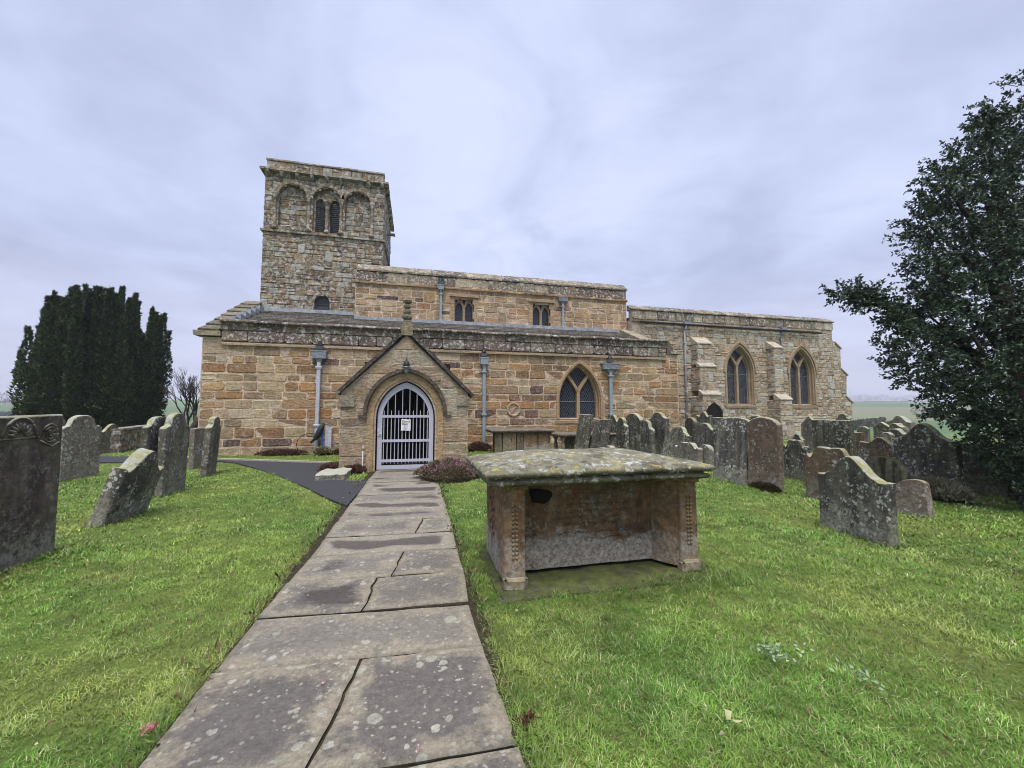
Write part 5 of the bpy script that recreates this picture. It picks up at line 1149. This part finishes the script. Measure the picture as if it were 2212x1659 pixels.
tw_p = np.concatenate(tw_p); tw_d = np.concatenate(tw_d); nlf = 22
tw_len = rng.uniform(.16, .36, len(tw_p))
keep = tw_p[:, 2] > .08; tw_p, tw_d, tw_len = tw_p[keep], tw_d[keep], tw_len[keep]
idx = np.repeat(np.arange(len(tw_p)), nlf); tt = rng.random(len(idx))
LP = tw_p[idx]+tw_d[idx]*(tw_len[idx]*tt)[:, None]; LD = tw_d[idx]*.55+rand_unit(len(idx)); LD /= np.linalg.norm(LD, axis=1, keepdims=True)
ok = LP[:, 2] > .05; LP, LD = LP[ok], LD[ok]; n = len(LP)
V, F, Cq = leaves(LP, LD, rng.uniform(.045, .078, n), rng.uniform(.024, .040, n), tint((.030, .056, .030), n, .5, (.065, .10, .045), .2), .3, .15)
np_mesh('crown', V, F, M['holly'], hb, Cq)
mb = MB(); base = C(8.75, 6.9)
mb.tube([base, base+Vector((.05, 0, 1.2)), base+Vector((.2, .1, 3)), base+Vector((.1, .2, 4.6)), base+Vector((.3, .2, 6.0))], [.22, .18, .12, .06, .01], 9)
for k in range(0, len(blobs)):
    c = HP(*blobs[k][:2], blobs[k][3]); z0 = min(max(.9, c.z-1.4), 6.5); s0 = base+Vector((.12, .1, z0)); mid = s0.lerp(c, .5)+Vector((0, 0, .12)); mb.tube([s0, mid, c], [.07, .045, .014], 6)
mb.tube(br, [.022, .017, .012, .007, .003], 5)
sel = rng.choice(len(tw_p), 900, replace=False)
for k in sel: p = Vector(tw_p[k]); d_ = Vector(tw_d[k]); mb.tube([p-d_*.14, p+d_*tw_len[k]*.85], [.007, .002], 3, caps=False)
mb.build('trunk', M['bark'], hb, True)
# yew on the left: a sheaf of upright spires
YD = 22.5; YA0 = math.atan((212-1106)/864); yc = C((212-1106)/864*YD, YD); YDI = Vector((yc.x, yc.y, 0)).length; YR = Vector((yc.x, yc.y, 0))/YDI; YPp = Vector((YR.y, -YR.x, 0))
yw = thing('yew_tree', tuple(yc), 'broad dark yew of many upright spires behind the left-hand stones', 'tree')
PX = [15, 30, 42, 56, 66, 76, 86, 100, 128, 153, 175, 200, 230, 255, 280, 290, 312, 335, 346, 358, 372, 380, 395]
PY = [800, 770, 712, 712, 735, 690, 640, 634, 626, 620, 614, 622, 628, 624, 638, 660, 656, 678, 678, 694, 735, 790, 830]
YP, YN, YB = [], [], []; Rw = 2.78; spires = []
for k in range(44): spires.append((k/44*2*math.pi+random.uniform(-.05, .05), Rw*random.uniform(.78, 1.07), 0))
for k in range(16): spires.append((math.pi*(1.05+.9*k/15), Rw*random.uniform(.70, .92), -3))
for k in range(26): spires.append((random.uniform(0, 6.28), Rw*random.uniform(.45, .78), -6))
for k in range(12): spires.append((random.uniform(math.pi*1.1, math.pi*1.9), Rw*random.uniform(.9, 1.03), random.uniform(60, 200)))
for k, (ph, rad0, dpy) in enumerate(spires):
    lat, dep = rad0*math.cos(ph), rad0*math.sin(ph)
    topv = YR*(YDI+dep)+YPp*lat; X_, Y_ = topv.dot(CU), topv.dot(CF); px = 1106+864*X_/Y_
    py = float(np.interp(px, PX, PY))+dpy+random.uniform(-6, 30)+(45 if random.random() < .3 else 0)
    topv.z = max(2.2, 1.5+(890-py)/864*Y_); foot = yc+(topv-yc)*.84; foot.z = .3
    r0 = random.uniform(.20, .30); L_ = (topv-foot).length; ns = int(L_*r0*1000)
    t = rng.random(ns)**.9; ang = rng.random(ns)*2*np.pi; lump = 1+.20*np.sin(t*L_*5.1+k)+.16*np.sin(ang*3+t*14+k)
    rr_ = r0*np.clip((1-t)*2.2, .04, 1)**.8*np.clip(.6+t*2, 0, 1)*lump*rng.uniform(.70, 1.08, ns)
    base_ = np.array(foot)[None, :]+(np.array(topv-foot))[None, :]*t[:, None]
    base_[:, :2] += (np.array(topv-yc)[:2]/max(.3, rad0))[None, :]*(.18*np.sin(np.pi*np.clip(t*1.15, 0, 1)))[:, None]
    rad_ = np.stack([np.cos(ang), np.sin(ang), np.zeros(ns)], -1); YP.append(base_+rad_*rr_[:, None])
    dd = rad_*.65+np.array([0, 0, .85])[None, :]+rng.normal(size=(ns, 3))*.4; YN.append(dd/np.linalg.norm(dd, axis=1, keepdims=True)); YB.append(np.full(ns, random.uniform(.75, 1.3)))
nb = 17000                                         # bulging lower skirt
ang = rng.random(nb)*2*np.pi; t = rng.random(nb); lump = 1+.08*np.sin(ang*7+t*5)+.07*np.sin(ang*13-t*8)+.05*np.sin(t*23+ang*3)
rs_ = Rw*.97*np.interp(t, [0, .12, .35, .6, 1], [.74, .88, .98, .94, .70])*lump*rng.uniform(.9, 1.02, nb)
YP.append(np.stack([yc.x+rs_*np.cos(ang), yc.y+rs_*np.sin(ang), .1+t*3.6], -1)); dd = np.stack([np.cos(ang), np.sin(ang), np.full(nb, .35)], -1)+rng.normal(size=(nb, 3))*.5; YN.append(dd/np.linalg.norm(dd, axis=1, keepdims=True)); YB.append(rng.uniform(.8, 1.2, nb)*(1+.25*np.sin(ang*9+t*11)))
YP, YN, YB = map(np.concatenate, (YP, YN, YB)); n = len(YP)
V, F, Cq = leaves(YP, YN, rng.uniform(.10, .22, n), rng.uniform(.05, .10, n), np.clip(tint((.026, .046, .018), n, .6, (.066, .080, .028), .28)*YB[:, None], .003, 1), .2, .1)
np_mesh('crown', V, F, M['yew'], yw, Cq)
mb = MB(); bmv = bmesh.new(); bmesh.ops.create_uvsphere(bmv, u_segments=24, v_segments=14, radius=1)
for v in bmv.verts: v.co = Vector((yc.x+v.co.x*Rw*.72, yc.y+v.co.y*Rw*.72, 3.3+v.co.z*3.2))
me = bpy.data.meshes.new('dark_core'); bmv.to_mesh(me); bmv.free(); me.materials.append(simple('yew_dark_core', (.010, .013, .008), .95, .05)); o = bpy.data.objects.new('dark_core', me); col.objects.link(o); adopt(o, yw)  # smooth dark ellipsoid filling the inside of the crown
mb.tube([yc+Vector((0, 0, -.2)), yc+Vector((0, 0, 3)), yc+Vector((0, 0, 7))], [.7, .6, .1], 10); mb.build('trunk', M['bark'], yw)
# bare trees
def bare_tree(root, base, h, spread, lean=Vector((0, 0, 0)), depth=5, r0=.08, seedv=1, stems=1, twig=.006):
    rd = random.Random(seedv); mb = MB()
    def grow(p, d, L, r, k):
        q = p+d*L*.5+Vector((rd.uniform(-1, 1), rd.uniform(-1, 1), 0))*L*.06; e = p+d*L+Vector((rd.uniform(-1, 1), rd.uniform(-1, 1), rd.uniform(0, .6)))*L*.10
        mb.tube([p, q, e], [r, r*.85, r*.66], 6 if r > .03 else 3, caps=False)
        if k == 0: return
        for _ in range(rd.choice((2, 3, 3))):
            a = rd.uniform(0, 6.28); s_ = rd.uniform(.35, .85)*spread; nd = (d+Vector((math.cos(a)*s_, math.sin(a)*s_, rd.uniform(-.05, .35)))).normalized(); grow(e if rd.random() < .7 else q, nd, L*rd.uniform(.62, .85), max(twig, r*.6), k-1)
    for s_ in range(stems):
        a = s_*2.4; grow(base+Vector((math.cos(a), math.sin(a), 0))*.12*(stems > 1), (Vector((math.cos(a)*.18, math.sin(a)*.18, 1))+lean).normalized(), h*.27, r0, depth)
    return mb
bt_p = C((410-1106)/864*19.5, 19.5); bt = bare_tree(None, bt_p, 3.9, .7, depth=5, r0=.075, seedv=4, stems=3, twig=.007)
o = bt.build('bare_tree', M['bark'], None, True); setp(o, 'small leafless tree at the left corner of the church', 'tree')
lt = C((404-1106)/864*17.2, 17.2); mb = MB(); mb.tube([lt+Vector((0, 0, -.1)), lt+Vector((.1, 0, .35)), lt+Vector((.28, 0, .8)), lt+Vector((.48, 0, 1.25))], [.20, .17, .14, .11], 8); mb.tube([lt+Vector((.4, 0, 1.0)), lt+Vector((.3, .1, 1.35))], [.06, .04], 6)
setp(mb.build('tree_stump', M['bark'], None, True), 'dark leaning stump beside the church corner', 'tree')
# heather and low brown plants along the walls
def mound(name, cx_, cy_, rx, ry, h, n, cols, Lr, label, cat, mat='dryleaf', group=None, up=.6, flowers=None, z0=0.0, core_on=True):
    ang = rng.random(n)*2*np.pi; q = np.sqrt(rng.random(n)); t = rng.random(n)
    lump = 1+.12*np.sin(ang*3+cx_*9)+.10*np.sin(ang*7+cy_*5)
    x = cx_+rx*q*np.cos(ang)*lump; y = cy_+ry*q*np.sin(ang)*lump; hz_ = h*np.sqrt(np.clip(1-(q/1.03)**2, 0, 1))*(1+.22*(fbm(x*7+3, y*7, 3)-.5)*2)
    z = z0+hz_*(1-.35*t*t); D = np.stack([(x-cx_)/rx*.6, (y-cy_)/ry*.6, np.full(n, up)], -1)+rng.normal(size=(n, 3))*.5; D /= np.linalg.norm(D, axis=1, keepdims=True)
    ci = rng.choice(len(cols), n, p=[c[1] for c in cols]); cc = np.array([c[0] for c in cols])[ci]*(1+rng.uniform(-.35, .35, (n, 1)))
    if flowers:
        fm = (rng.random(n) < flowers[1]*np.clip(fbm(x*5, y*5, 2)*2.4-.6, 0, 1.6)) & (t < .45); cc[fm] = np.array(flowers[0])*(1+rng.uniform(-.25, .25, (fm.sum(), 1)))
    V, F, Cq = leaves(np.stack([x, y, z], -1), D, rng.uniform(*Lr, n), rng.uniform(Lr[0]*.35, Lr[1]*.4, n), cc, .2, .1)
    if not core_on: return setp(np_mesh(name, V, F, M[mat], None, Cq), label, cat, group)
    core = MB(); rings = []
    for tq in (0, .35, .6, .8, .95): rings.append([(cx_+rx*.9*math.sqrt(1-tq*tq)*math.cos(a)*(1+.12*math.sin(a*3+cx_*9)), cy_+ry*.9*math.sqrt(1-tq*tq)*math.sin(a), z0-.03+h*.80*tq) for a in [6.283*k/18 for k in range(18)]])
    core.loft(rings, cap=True); k0 = len(V)
    o = np_mesh(name, V, F, M[mat], None, Cq); o2 = core.build('stems', M['soil'], None); o2.parent = o
    return setp(o, label, cat, group)
mound('heather', .76, 9.12, .74, .55, .42, 16000, [((.12, .10, .05), .42), ((.085, .10, .04), .33), ((.18, .11, .08), .25)], (.022, .05), 'low pink-flowering heather bush beside the gate', 'shrub', flowers=((.42, .22, .27), .36))
bp_ = [(-2.0, 10.95, .34, .22, .17, 'low brown leafless plants at the left foot of the porch'), (-1.45, 10.62, .26, .18, .15, 'brown withered plants between the slab and the gate'), (-4.45, 15.55, .75, .25, .17, 'withered brown plants along the wall left of the pale downpipe'), (-2.35, 15.4, .5, .28, .18, 'withered brown plants between the hose and the porch'), (2.35, 15.45, .42, .26, .30, 'withered brown plant at the left end of the far chest tomb')]
for x, y, rx, ry, h, lb in bp_: mound('withered_plant', x, y, rx, ry, h, int(1500+4000*rx), [((.13, .065, .045), .5), ((.09, .055, .04), .3), ((.16, .11, .06), .2)], (.04, .10), lb, 'plant', group='withered plants along the walls')
mound('grass_tussock', 8.72, 5.15, .20, .52, .26, 6000, [((.28, .26, .18), .5), ((.20, .20, .10), .3), ((.32, .27, .20), .2)], (.06, .16), 'dry grass heaped at the foot of the largest dark streaked headstone', 'grass clump', up=.9)
mound('grass_tussock', 10.9, 4.9, .45, .5, .38, 4000, [((.15, .17, .06), .6), ((.16, .15, .08), .4)], (.12, .28), 'rank grass under the holly', 'grass clump', up=.9)
mound('grass_tussock', -3.15, 15.35, .22, .2, .16, 1500, [((.30, .25, .15), .7), ((.2, .2, .08), .3)], (.08, .2), 'straw-coloured clump below the blue pipe', 'grass clump', up=.9)
mound('moss_clump', 6.53, 6.42, .06, .32, .13, 2200, [((.045, .036, .018), .7), ((.07, .06, .02), .3)], (.03, .06), 'dark dead moss heaped at the foot of the red headstone', 'moss', core_on=False)
# things by the pale downpipe
mb = MB(); mb.loft([[(-3.17-.0, VA-.22, z), (-2.95, VA-.22, z2), (-2.95, VA-.10, z2), (-3.17, VA-.10, z)] for z, z2 in ((.02, .02), (1.02, .92))], cap=True); setp(mb.build('marker_board', M['pipe_light']), 'short pale grey post with a slanted top against the wall', 'post')
st = thing('standpipe', (-3.27, VA-.25, 0), 'blue standpipe with dark wrapping beside the pale downpipe', 'pipe')
mb = MB(); mb.tube([(-3.25, VA-.25, 0), (-3.24, VA-.25, .9)], .035, 8); mb.build('pipe', simple('blue_plastic', (.03, .13, .42), .45, .4), st)
mb = MB(); mb.tube([(-3.62, VA-.3, .40), (-3.50, VA-.3, .52), (-3.42, VA-.30, .62), (-3.32, VA-.3, .84), (-3.24, VA-.28, 1.0), (-3.20, VA-.26, 1.10)], [.03, .05, .10, .11, .07, .03], 9); mb.build('wrapping', simple('dark_wrapping', (.018, .028, .03), .7, .3), st, True)
mb = MB(); L = [(-3.62+.44*math.cos(a), VA-.33, .36+.38*math.sin(a)) for a in np.linspace(.6, 5.3, 26)]+[(-3.35, VA-.33, .02), (-2.6, VA-.35, .03), (-2.3, VA-.3, .15), (-2.1, VA-.3, .2)]
mb.tube(L, .013, 6); mb.tube([(-3.40, VA-.33, .55), (-3.32, VA-.33, .35), (-3.32, VA-.33, .02)], .013, 6); setp(mb.build('garden_hose', M['black'], None, True), 'black hose looping down from the blue standpipe', 'hose')
mb = MB(); mb.tube([(-1.27, 11.2-.55, 0), (-1.265, 11.2-.55, .52)], .016, 6); mb.tube([(-1.265, 10.65, .60), (-1.262, 10.65, .66)], .014, 6); setp(mb.build('marker_stick', M['paper']), 'thin white stick standing left of the gate', 'stick')
nt_ = thing('notice', (-.25, VG-.04, 1.17), 'white paper notice with two lines of writing on the gate', 'notice')
mb = MB(); nx, nz = 6, 8; g = {}
for a in range(nx+1):
    for b_ in range(nz+1): g[a, b_] = mb.vs([(-.365+a*.24/nx, VG-.043-.006*math.sin(a*1.3+b_*.7), 1.015+b_*.295/nz+.006*math.sin(a))])[0]
for a in range(nx):
    for b_ in range(nz): mb.fi((g[a, b_], g[a+1, b_], g[a+1, b_+1], g[a, b_+1]))
mb.build('sheet', M['paper'], nt_, True)
for txt, zc, sz in (('Church', 1.232, .068), ('Open', 1.168, .068)):
    cu = bpy.data.curves.new('lettering', 'FONT'); cu.body = txt; cu.size = sz; cu.align_x = 'LEFT'; cu.offset = .0012; cu.materials.append(M['ink'])
    o = bpy.data.objects.new('lettering', cu); col.objects.link(o); o.location = (-.345, VG-.054, zc); o.rotation_euler = (R(90), 0, 0); adopt(o, nt_)
    me = bpy.data.meshes.new_from_object(o); o2 = bpy.data.objects.new('lettering', me); col.objects.link(o2); o2.location = o.location; o2.rotation_euler = o.rotation_euler; bpy.data.objects.remove(o); adopt(o2, nt_)
mb = MB()
for k in range(5): mb.box(-.31+.01*(k % 2), -.20-.02*(k % 3), VG-.054, VG-.0525, 1.125-k*.019, 1.131-k*.019)
mb.build('small_print', simple('grey_print', (.35, .36, .38), .8, .1), nt_)
# ------------------------------------------------------------------ grass blades
NB = 600000
r = np.concatenate([rng.uniform(1.35, 3.2, int(NB*.24)), rng.uniform(3.2, 6.5, int(NB*.32)), rng.uniform(6.5, 13, int(NB*.30)), rng.uniform(13, 26, int(NB*.14))])
a = R(13.5)+rng.uniform(-R(72), R(72), len(r)); x = r*np.sin(a); y = r*np.cos(a)
TOMB = [(.70, 3.31), (2.62, 3.31), (2.66, 4.42), (.66, 4.42)]
jit = .02*fbm(x*9, y*9, 2)
pth = (x > -1.10+.0*x+jit*1.2-.01) & (x < .475-jit) & (y < 10.8)
jt = (fbm(x*4+7, y*4+2, 3)-.5)*.22; bad = pth | inpoly(x+jt, y+jt, TAR) | inpoly(x, y, TOMB) | ((y > 15.85) & (x > -7.3) & (x < 11.7)) | ((x > -1.9) & (x < 1.45) & (y > 10.7)) | inpoly(x, y, [(-2.1, 9.45), (-1.48, 9.45), (-1.48, 10.5), (-2.1, 10.5)]) | ((y > 18.5) & (x > 11)) 
x, y, r = x[~bad], y[~bad], r[~bad]; n = len(x)
patch = fbm(x*.8+5, y*.8+9, 4); fine = fbm(x*5, y*5, 3); clump = fbm(x*2.2+50, y*2.2, 3)
edge = (np.abs(x+1.13) < .11) | (np.abs(x-.53) < .10) | ((x > .5) & (x < 2.9) & (y > 3.0) & (y < 3.32)) | ((x > 2.62) & (x < 2.8) & (y > 3.1) & (y < 4.5))
tuft = np.clip((fbm(x*7.5+11, y*7.5+3, 3)-.5)*5, -1, 1); hgt = (.014+.016*clump+.010*tuft+rng.uniform(0, .016, n))*np.where(x > .5, 1.25, 1.0); near = np.zeros(n, bool)
for hx, hy, hw_, ht_ in HSPOS: near |= (np.abs(x-hx) < ht_/2+.07) & (np.abs(y-hy) < hw_/2+.07)
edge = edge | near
hgt = np.where(edge, hgt*rng.uniform(1.1, 2.2, n), hgt)
bareg = (fbm(x*3+9, y*3+70, 3) > .66); hgt = np.where(bareg, hgt*.55, hgt)
wid = np.maximum(.0026, r*.00075)*rng.uniform(.8, 1.3, n)*np.where(r > 6, 1.3, 1); hgt = hgt*np.clip(.9+r*.025, 1, 1.5)
th_ = rng.random(n)*2*np.pi; lean = rng.uniform(.25, 1.25, n); z = gh(x, y)-.006
d = np.stack([np.cos(th_)*np.sin(lean), np.sin(th_)*np.sin(lean), np.cos(lean)], -1); s_ = np.stack([-np.sin(th_), np.cos(th_), np.zeros(n)], -1)
b0 = np.stack([x, y, z], -1); mid = b0+d*(hgt*.55)[:, None]; d2 = d+np.stack([np.cos(th_)*.5, np.sin(th_)*.5, -.35*np.ones(n)], -1); tip = mid+d2*(hgt*.5)[:, None]; tip[:, 2] = np.maximum(tip[:, 2], z+.004)
V = np.stack([b0-s_*(wid*.5)[:, None], b0+s_*(wid*.5)[:, None], mid+s_*(wid*.42)[:, None], mid-s_*(wid*.42)[:, None], tip], 1).reshape(-1, 3); i = np.arange(n)*5
F = np.concatenate([np.stack([i, i+1, i+2], -1), np.stack([i, i+2, i+3], -1), np.stack([i+3, i+2, i+4], -1)])
right = np.clip((x-.4)/1.5, 0, 1)
gA = np.array([.170, .295, .045]); gB = np.array([.105, .240, .034]); gY = np.array([.27, .31, .075]); gP = np.array([.33, .40, .19]); gD = np.array([.048, .120, .018])
k1 = np.clip((patch-.40)/.25, 0, 1)[:, None]; cc = gA*(1-k1)+gB*k1; cc = cc*(1-.25*right[:, None])+gB*.25*right[:, None]
k2 = np.clip((fbm(x*1.1+90, y*1.1+4, 4)-.52)/.14, 0, 1)[:, None]*np.where(x < 0, 1, .75)[:, None]; cc = cc*(1-.6*k2)+gY*.6*k2
k3 = np.clip((fbm(x*1.9+20, y*1.9+60, 3)-.55)/.1, 0, 1)[:, None]; cc = cc*(1-.5*k3)+gD*.5*k3
sel = rng.random(n) < .13; cc[sel] = gP; sel = rng.random(n) < .06; cc[sel] = (.26, .22, .12)
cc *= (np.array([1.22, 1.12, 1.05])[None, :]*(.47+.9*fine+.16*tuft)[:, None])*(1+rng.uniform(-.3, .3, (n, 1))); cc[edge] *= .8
Cq = np.repeat(cc, 5, axis=0).reshape(n, 5, 3); Cq[:, :2] *= .62; Cq[:, 4] *= 1.15  # roots darkened, tips lightened: shade between blades put into the colour
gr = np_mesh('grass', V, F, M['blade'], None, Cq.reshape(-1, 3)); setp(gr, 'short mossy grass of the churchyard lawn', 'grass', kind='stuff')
nn2 = 900; lr = rng.uniform(1.6, 11, nn2); la = R(13.5)+rng.uniform(-R(58), R(58), nn2); lx, ly = lr*np.sin(la), lr*np.cos(la); okl = ~((lx > -1.15) & (lx < .55)) & ~inpoly(lx, ly, TAR) & ~inpoly(lx, ly, TOMB) & ~((lx > .5) & (lx < 2.8) & (ly > 3) & (ly < 4.6))
lx, ly = lx[okl], ly[okl]; nn2 = len(lx); D = rng.normal(size=(nn2, 3)); D[:, 2] = np.abs(D[:, 2])*.3; D /= np.linalg.norm(D, axis=1, keepdims=True); big_ = rng.uniform(.006, .022, nn2)*np.where(rng.random(nn2) < .06, 1.9, 1)
V, F, Cq = leaves(np.stack([lx, ly, gh(lx, ly)+.022], -1), D, big_, big_*.7, tint((.36, .34, .22), nn2, .4, (.10, .06, .03), .45), .1, .1); setp(np_mesh('lawn_litter', V, F, M['dryleaf'], None, Cq), 'tiny dead leaves and clippings strewn over the lawn', 'litter', kind='stuff')
# small things lying in the grass
def scatter_leaf(name, x, y, z, L, Wd, c, label, cat, group=None, n=1, spread=0, up=.15, mat='dryleaf'):
    P = np.stack([x+rng.normal(size=n)*spread, y+rng.normal(size=n)*spread, z+rng.random(n)*.02], -1); D = rng.normal(size=(n, 3)); D[:, 2] = np.abs(D[:, 2])*up; D /= np.linalg.norm(D, axis=1, keepdims=True)
    V, F, Cq = leaves(P, D, L*rng.uniform(.7, 1.2, n), Wd*rng.uniform(.7, 1.2, n), tint(c, n, .2), .12, .05); return setp(np_mesh(name, V, F, M[mat], None, Cq), label, cat, group)
scatter_leaf('lawn_weed', 2.13, 2.10, .045, .03, .022, (.26, .35, .20), 'pale rosette of broad weed leaves in the right-hand lawn', 'weed', n=70, spread=.045, up=.25)
scatter_leaf('lawn_weed', 2.42, 1.80, .045, .028, .02, (.20, .28, .15), 'smaller pale weed nearer the bottom right corner', 'weed', n=30, spread=.05, up=.3)
scatter_leaf('lawn_weed', 2.30, 2.06, .045, .028, .02, (.24, .32, .18), 'little weed just right of the broad rosette', 'weed', n=10, spread=.03, up=.3)
scatter_leaf('fallen_leaf', 1.47, 1.70, .05, .055, .05, (.45, .44, .22), 'pale yellow fallen leaf lying on the grass', 'leaf', n=2, spread=.004)
scatter_leaf('flower_petals', -1.16, 2.27, .045, .014, .011, (.42, .14, .16), 'little heap of pink petals at the left edge of the path', 'petals', n=40, spread=.014, up=.5)
scatter_leaf('red_weed', .545, 1.93, .03, .035, .02, (.09, .03, .022), 'dark red-leaved weed at the right edge of the path', 'weed', n=30, spread=.018, up=.9)
for x, y, lb in ((-.46, 2.45, 'single pink petal on the left front slab'), (-.12, 1.90, 'pink petal near the crack at the bottom of the path'), (.03, 1.88, 'two-lobed pink petal on the right front slab'), (-.80, 3.55, 'pink petal on the third row of slabs')):
    scatter_leaf('flower_petal', x, y, .037, .012, .011, (.55, .25, .32), lb, 'petal', group='pink petals on the path', n=2, spread=.004)
n = 380; ee = rng.random(n) < .5; yy = rng.uniform(1.5, 9.5, n); xx = np.where(ee, .52, -1.13)+rng.normal(size=n)*.035
P = np.stack([xx, yy, np.full(n, .015)], -1); D = rng.normal(size=(n, 3)); D[:, 2] = np.abs(D[:, 2])+.2; D /= np.linalg.norm(D, axis=1, keepdims=True)
V, F, Cq = leaves(P, D, rng.uniform(.03, .08, n), rng.uniform(.008, .03, n), tint((.16, .11, .06), n, .5, (.10, .15, .04), .4), .2, .1); setp(np_mesh('leaf_litter', V, F, M['dryleaf'], None, Cq), 'dead leaves and straw along both edges of the path', 'litter', kind='stuff')
# ------------------------------------------------------------------ far landscape
def land(px, Z, side=0):
    X_ = (px-1106)/864*Z; p = C(X_, Z); r_ = math.hypot(p.x, p.y); t_ = math.atan2(p.x, p.y); return Vector((p.x, p.y, float(far_h(np.array(r_), np.array(t_)))))
M['far_twig'] = m_leaf('far_tree_growth', .95, .05); 
def far_tree(px, Z, h, w_, label, group, evergreen=False, seedv=0):
    b = land(px, Z); root = thing('far_tree', tuple(b), label, 'tree', group); rd = np.random.default_rng(seedv)
    mb = MB(); mb.tube([b+Vector((0, 0, -.5)), b+Vector((0, 0, h*.5))], [h*.03, h*.015], 5); mb.build('trunk', M['bark'], root)
    n = 420; u = rd.normal(size=(n, 3)); u /= np.linalg.norm(u, axis=1, keepdims=True); q = rd.random(n)**.4
    P = np.stack([b.x+u[:, 0]*q*w_/2, b.y+u[:, 1]*q*w_/2, b.z+h*.60+u[:, 2]*q*h*.40], -1); D = u+rd.normal(size=(n, 3))*.5; D /= np.linalg.norm(D, axis=1, keepdims=True)
    V, F, Cq = leaves(P, D, rd.uniform(h*.08, h*.18, n), rd.uniform(h*.012, h*.04, n), np.array([[.05, .042, .04]])*(1+rd.uniform(-.3, .3, (n, 1))), .1, 0); np_mesh('crown', V, F, M['far_twig'], root, Cq)
def far_hedge(name, px0, px1, Z0, Z1, h, label):
    n = int(abs(px1-px0)*9); t = np.linspace(0, 1, n); P = []
    for q in t: P.append(land(px0+(px1-px0)*q, Z0+(Z1-Z0)*q))
    P = np.array([tuple(p) for p in P])+rng.normal(size=(n, 3))*np.array([1, 1, 0])*.6; P[:, 2] += rng.random(n)*h*.7; D = rng.normal(size=(n, 3)); D[:, 2] = np.abs(D[:, 2]); D /= np.linalg.norm(D, axis=1, keepdims=True)
    V, F, Cq = leaves(P, D, np.full(n, h*.9), np.full(n, h*.6), tint((.045, .05, .03), n, .3), .1, 0); setp(np_mesh(name, V, F, M['far_twig'], None, Cq), label, 'hedge', 'field hedges')
far_hedge('field_hedge', 1835, 2120, 690, 640, 3.2, 'dark hedge along the top of the right-hand green field')
far_hedge('field_hedge', 1836, 1900, 120, 150, 2.0, 'grey hedge below the right-hand green field')
far_hedge('field_hedge', -60, 70, 640, 640, 3.5, 'hedge across the hillside field on the far left')
far_hedge('field_hedge', -60, 70, 1000, 1000, 8, 'hedge along the skyline on the far left')
far_hedge('field_hedge', -60, 80, 200, 210, 2.0, 'hedge low down beyond the left-hand stones')
for k, (px, Z, h, w_) in enumerate([(1848, 1050, 21, 27), (1868, 1085, 24, 30), (1884, 1050, 19, 25), (1905, 1067, 24, 32), (1928, 1050, 19, 28), (1946, 1085, 21, 28), (1966, 1050, 22, 30), (1990, 1067, 24, 34), (2012, 1050, 19, 27), (2034, 1085, 21, 28), (2060, 1067, 21, 30)]):
    far_tree(px, Z, h, w_, 'bare tree in the misty line beyond the right-hand field', 'misty trees beyond the right-hand field', seedv=k)
for k, (px, Z, h, w_) in enumerate([(12, 330, 10, 14), (28, 330, 7, 10), (405, 150, 5, 5), (1995, 170, 7, 8)]):
    far_tree(px, Z, h, w_, ['dark bare tree in the fields at the far left', 'smaller bare tree right of the dark far-left one', 'far bare bush seen past the church corner', 'lone bare tree in the right-hand field'][k], None, seedv=30+k)
p = land(1836, 1250); py_ = thing('electricity_pylon', tuple(p), 'faint steel pylon beyond the chancel corner', 'pylon'); mb = MB(); H_ = 52
for sx_, sy_ in ((-1, -1), (1, -1), (1, 1), (-1, 1)): mb.tube([p+Vector((sx_*3, sy_*3, 0)), p+Vector((sx_*1, sy_*1, H_*.6)), p+Vector((sx_*.3, sy_*.3, H_))], .16, 4)
for z in (.15, .3, .45, .6): mb.tube([p+Vector((-3+z*3, -2, H_*z)), p+Vector((3-z*3, 2, H_*(z+.12)))], .1, 4); mb.tube([p+Vector((3-z*3, -2, H_*z)), p+Vector((-3+z*3, 2, H_*(z+.12)))], .1, 4)
mb.build('tower_frame', M['lead'], py_)
for z, l in ((.66, 5), (.78, 6.5), (.9, 5)):
    mb = MB(); mb.tube([p+Vector((-l, 0, H_*z)), p+Vector((0, 0, H_*(z+.04))), p+Vector((l, 0, H_*z))], .18, 4); mb.build('cross_arm', M['lead'], py_)
# ------------------------------------------------------------------ haze
hm = bpy.data.materials.new('haze_air'); hm.use_nodes = True; t = NT(hm.node_tree); t.n.clear()
pv = t.add('ShaderNodeVolumePrincipled', Density=.0007, Anisotropy=.2); pv.inputs['Color'].default_value = (.92, .94, 1.0, 1)
t.add('ShaderNodeOutputMaterial', Volume=pv)
mb = MB(); mb.box(-1500, 1500, -1500, 1500, -8, 62); o = mb.build('haze', hm); setp(o, 'thin mist over the fields', 'haze', kind='stuff')
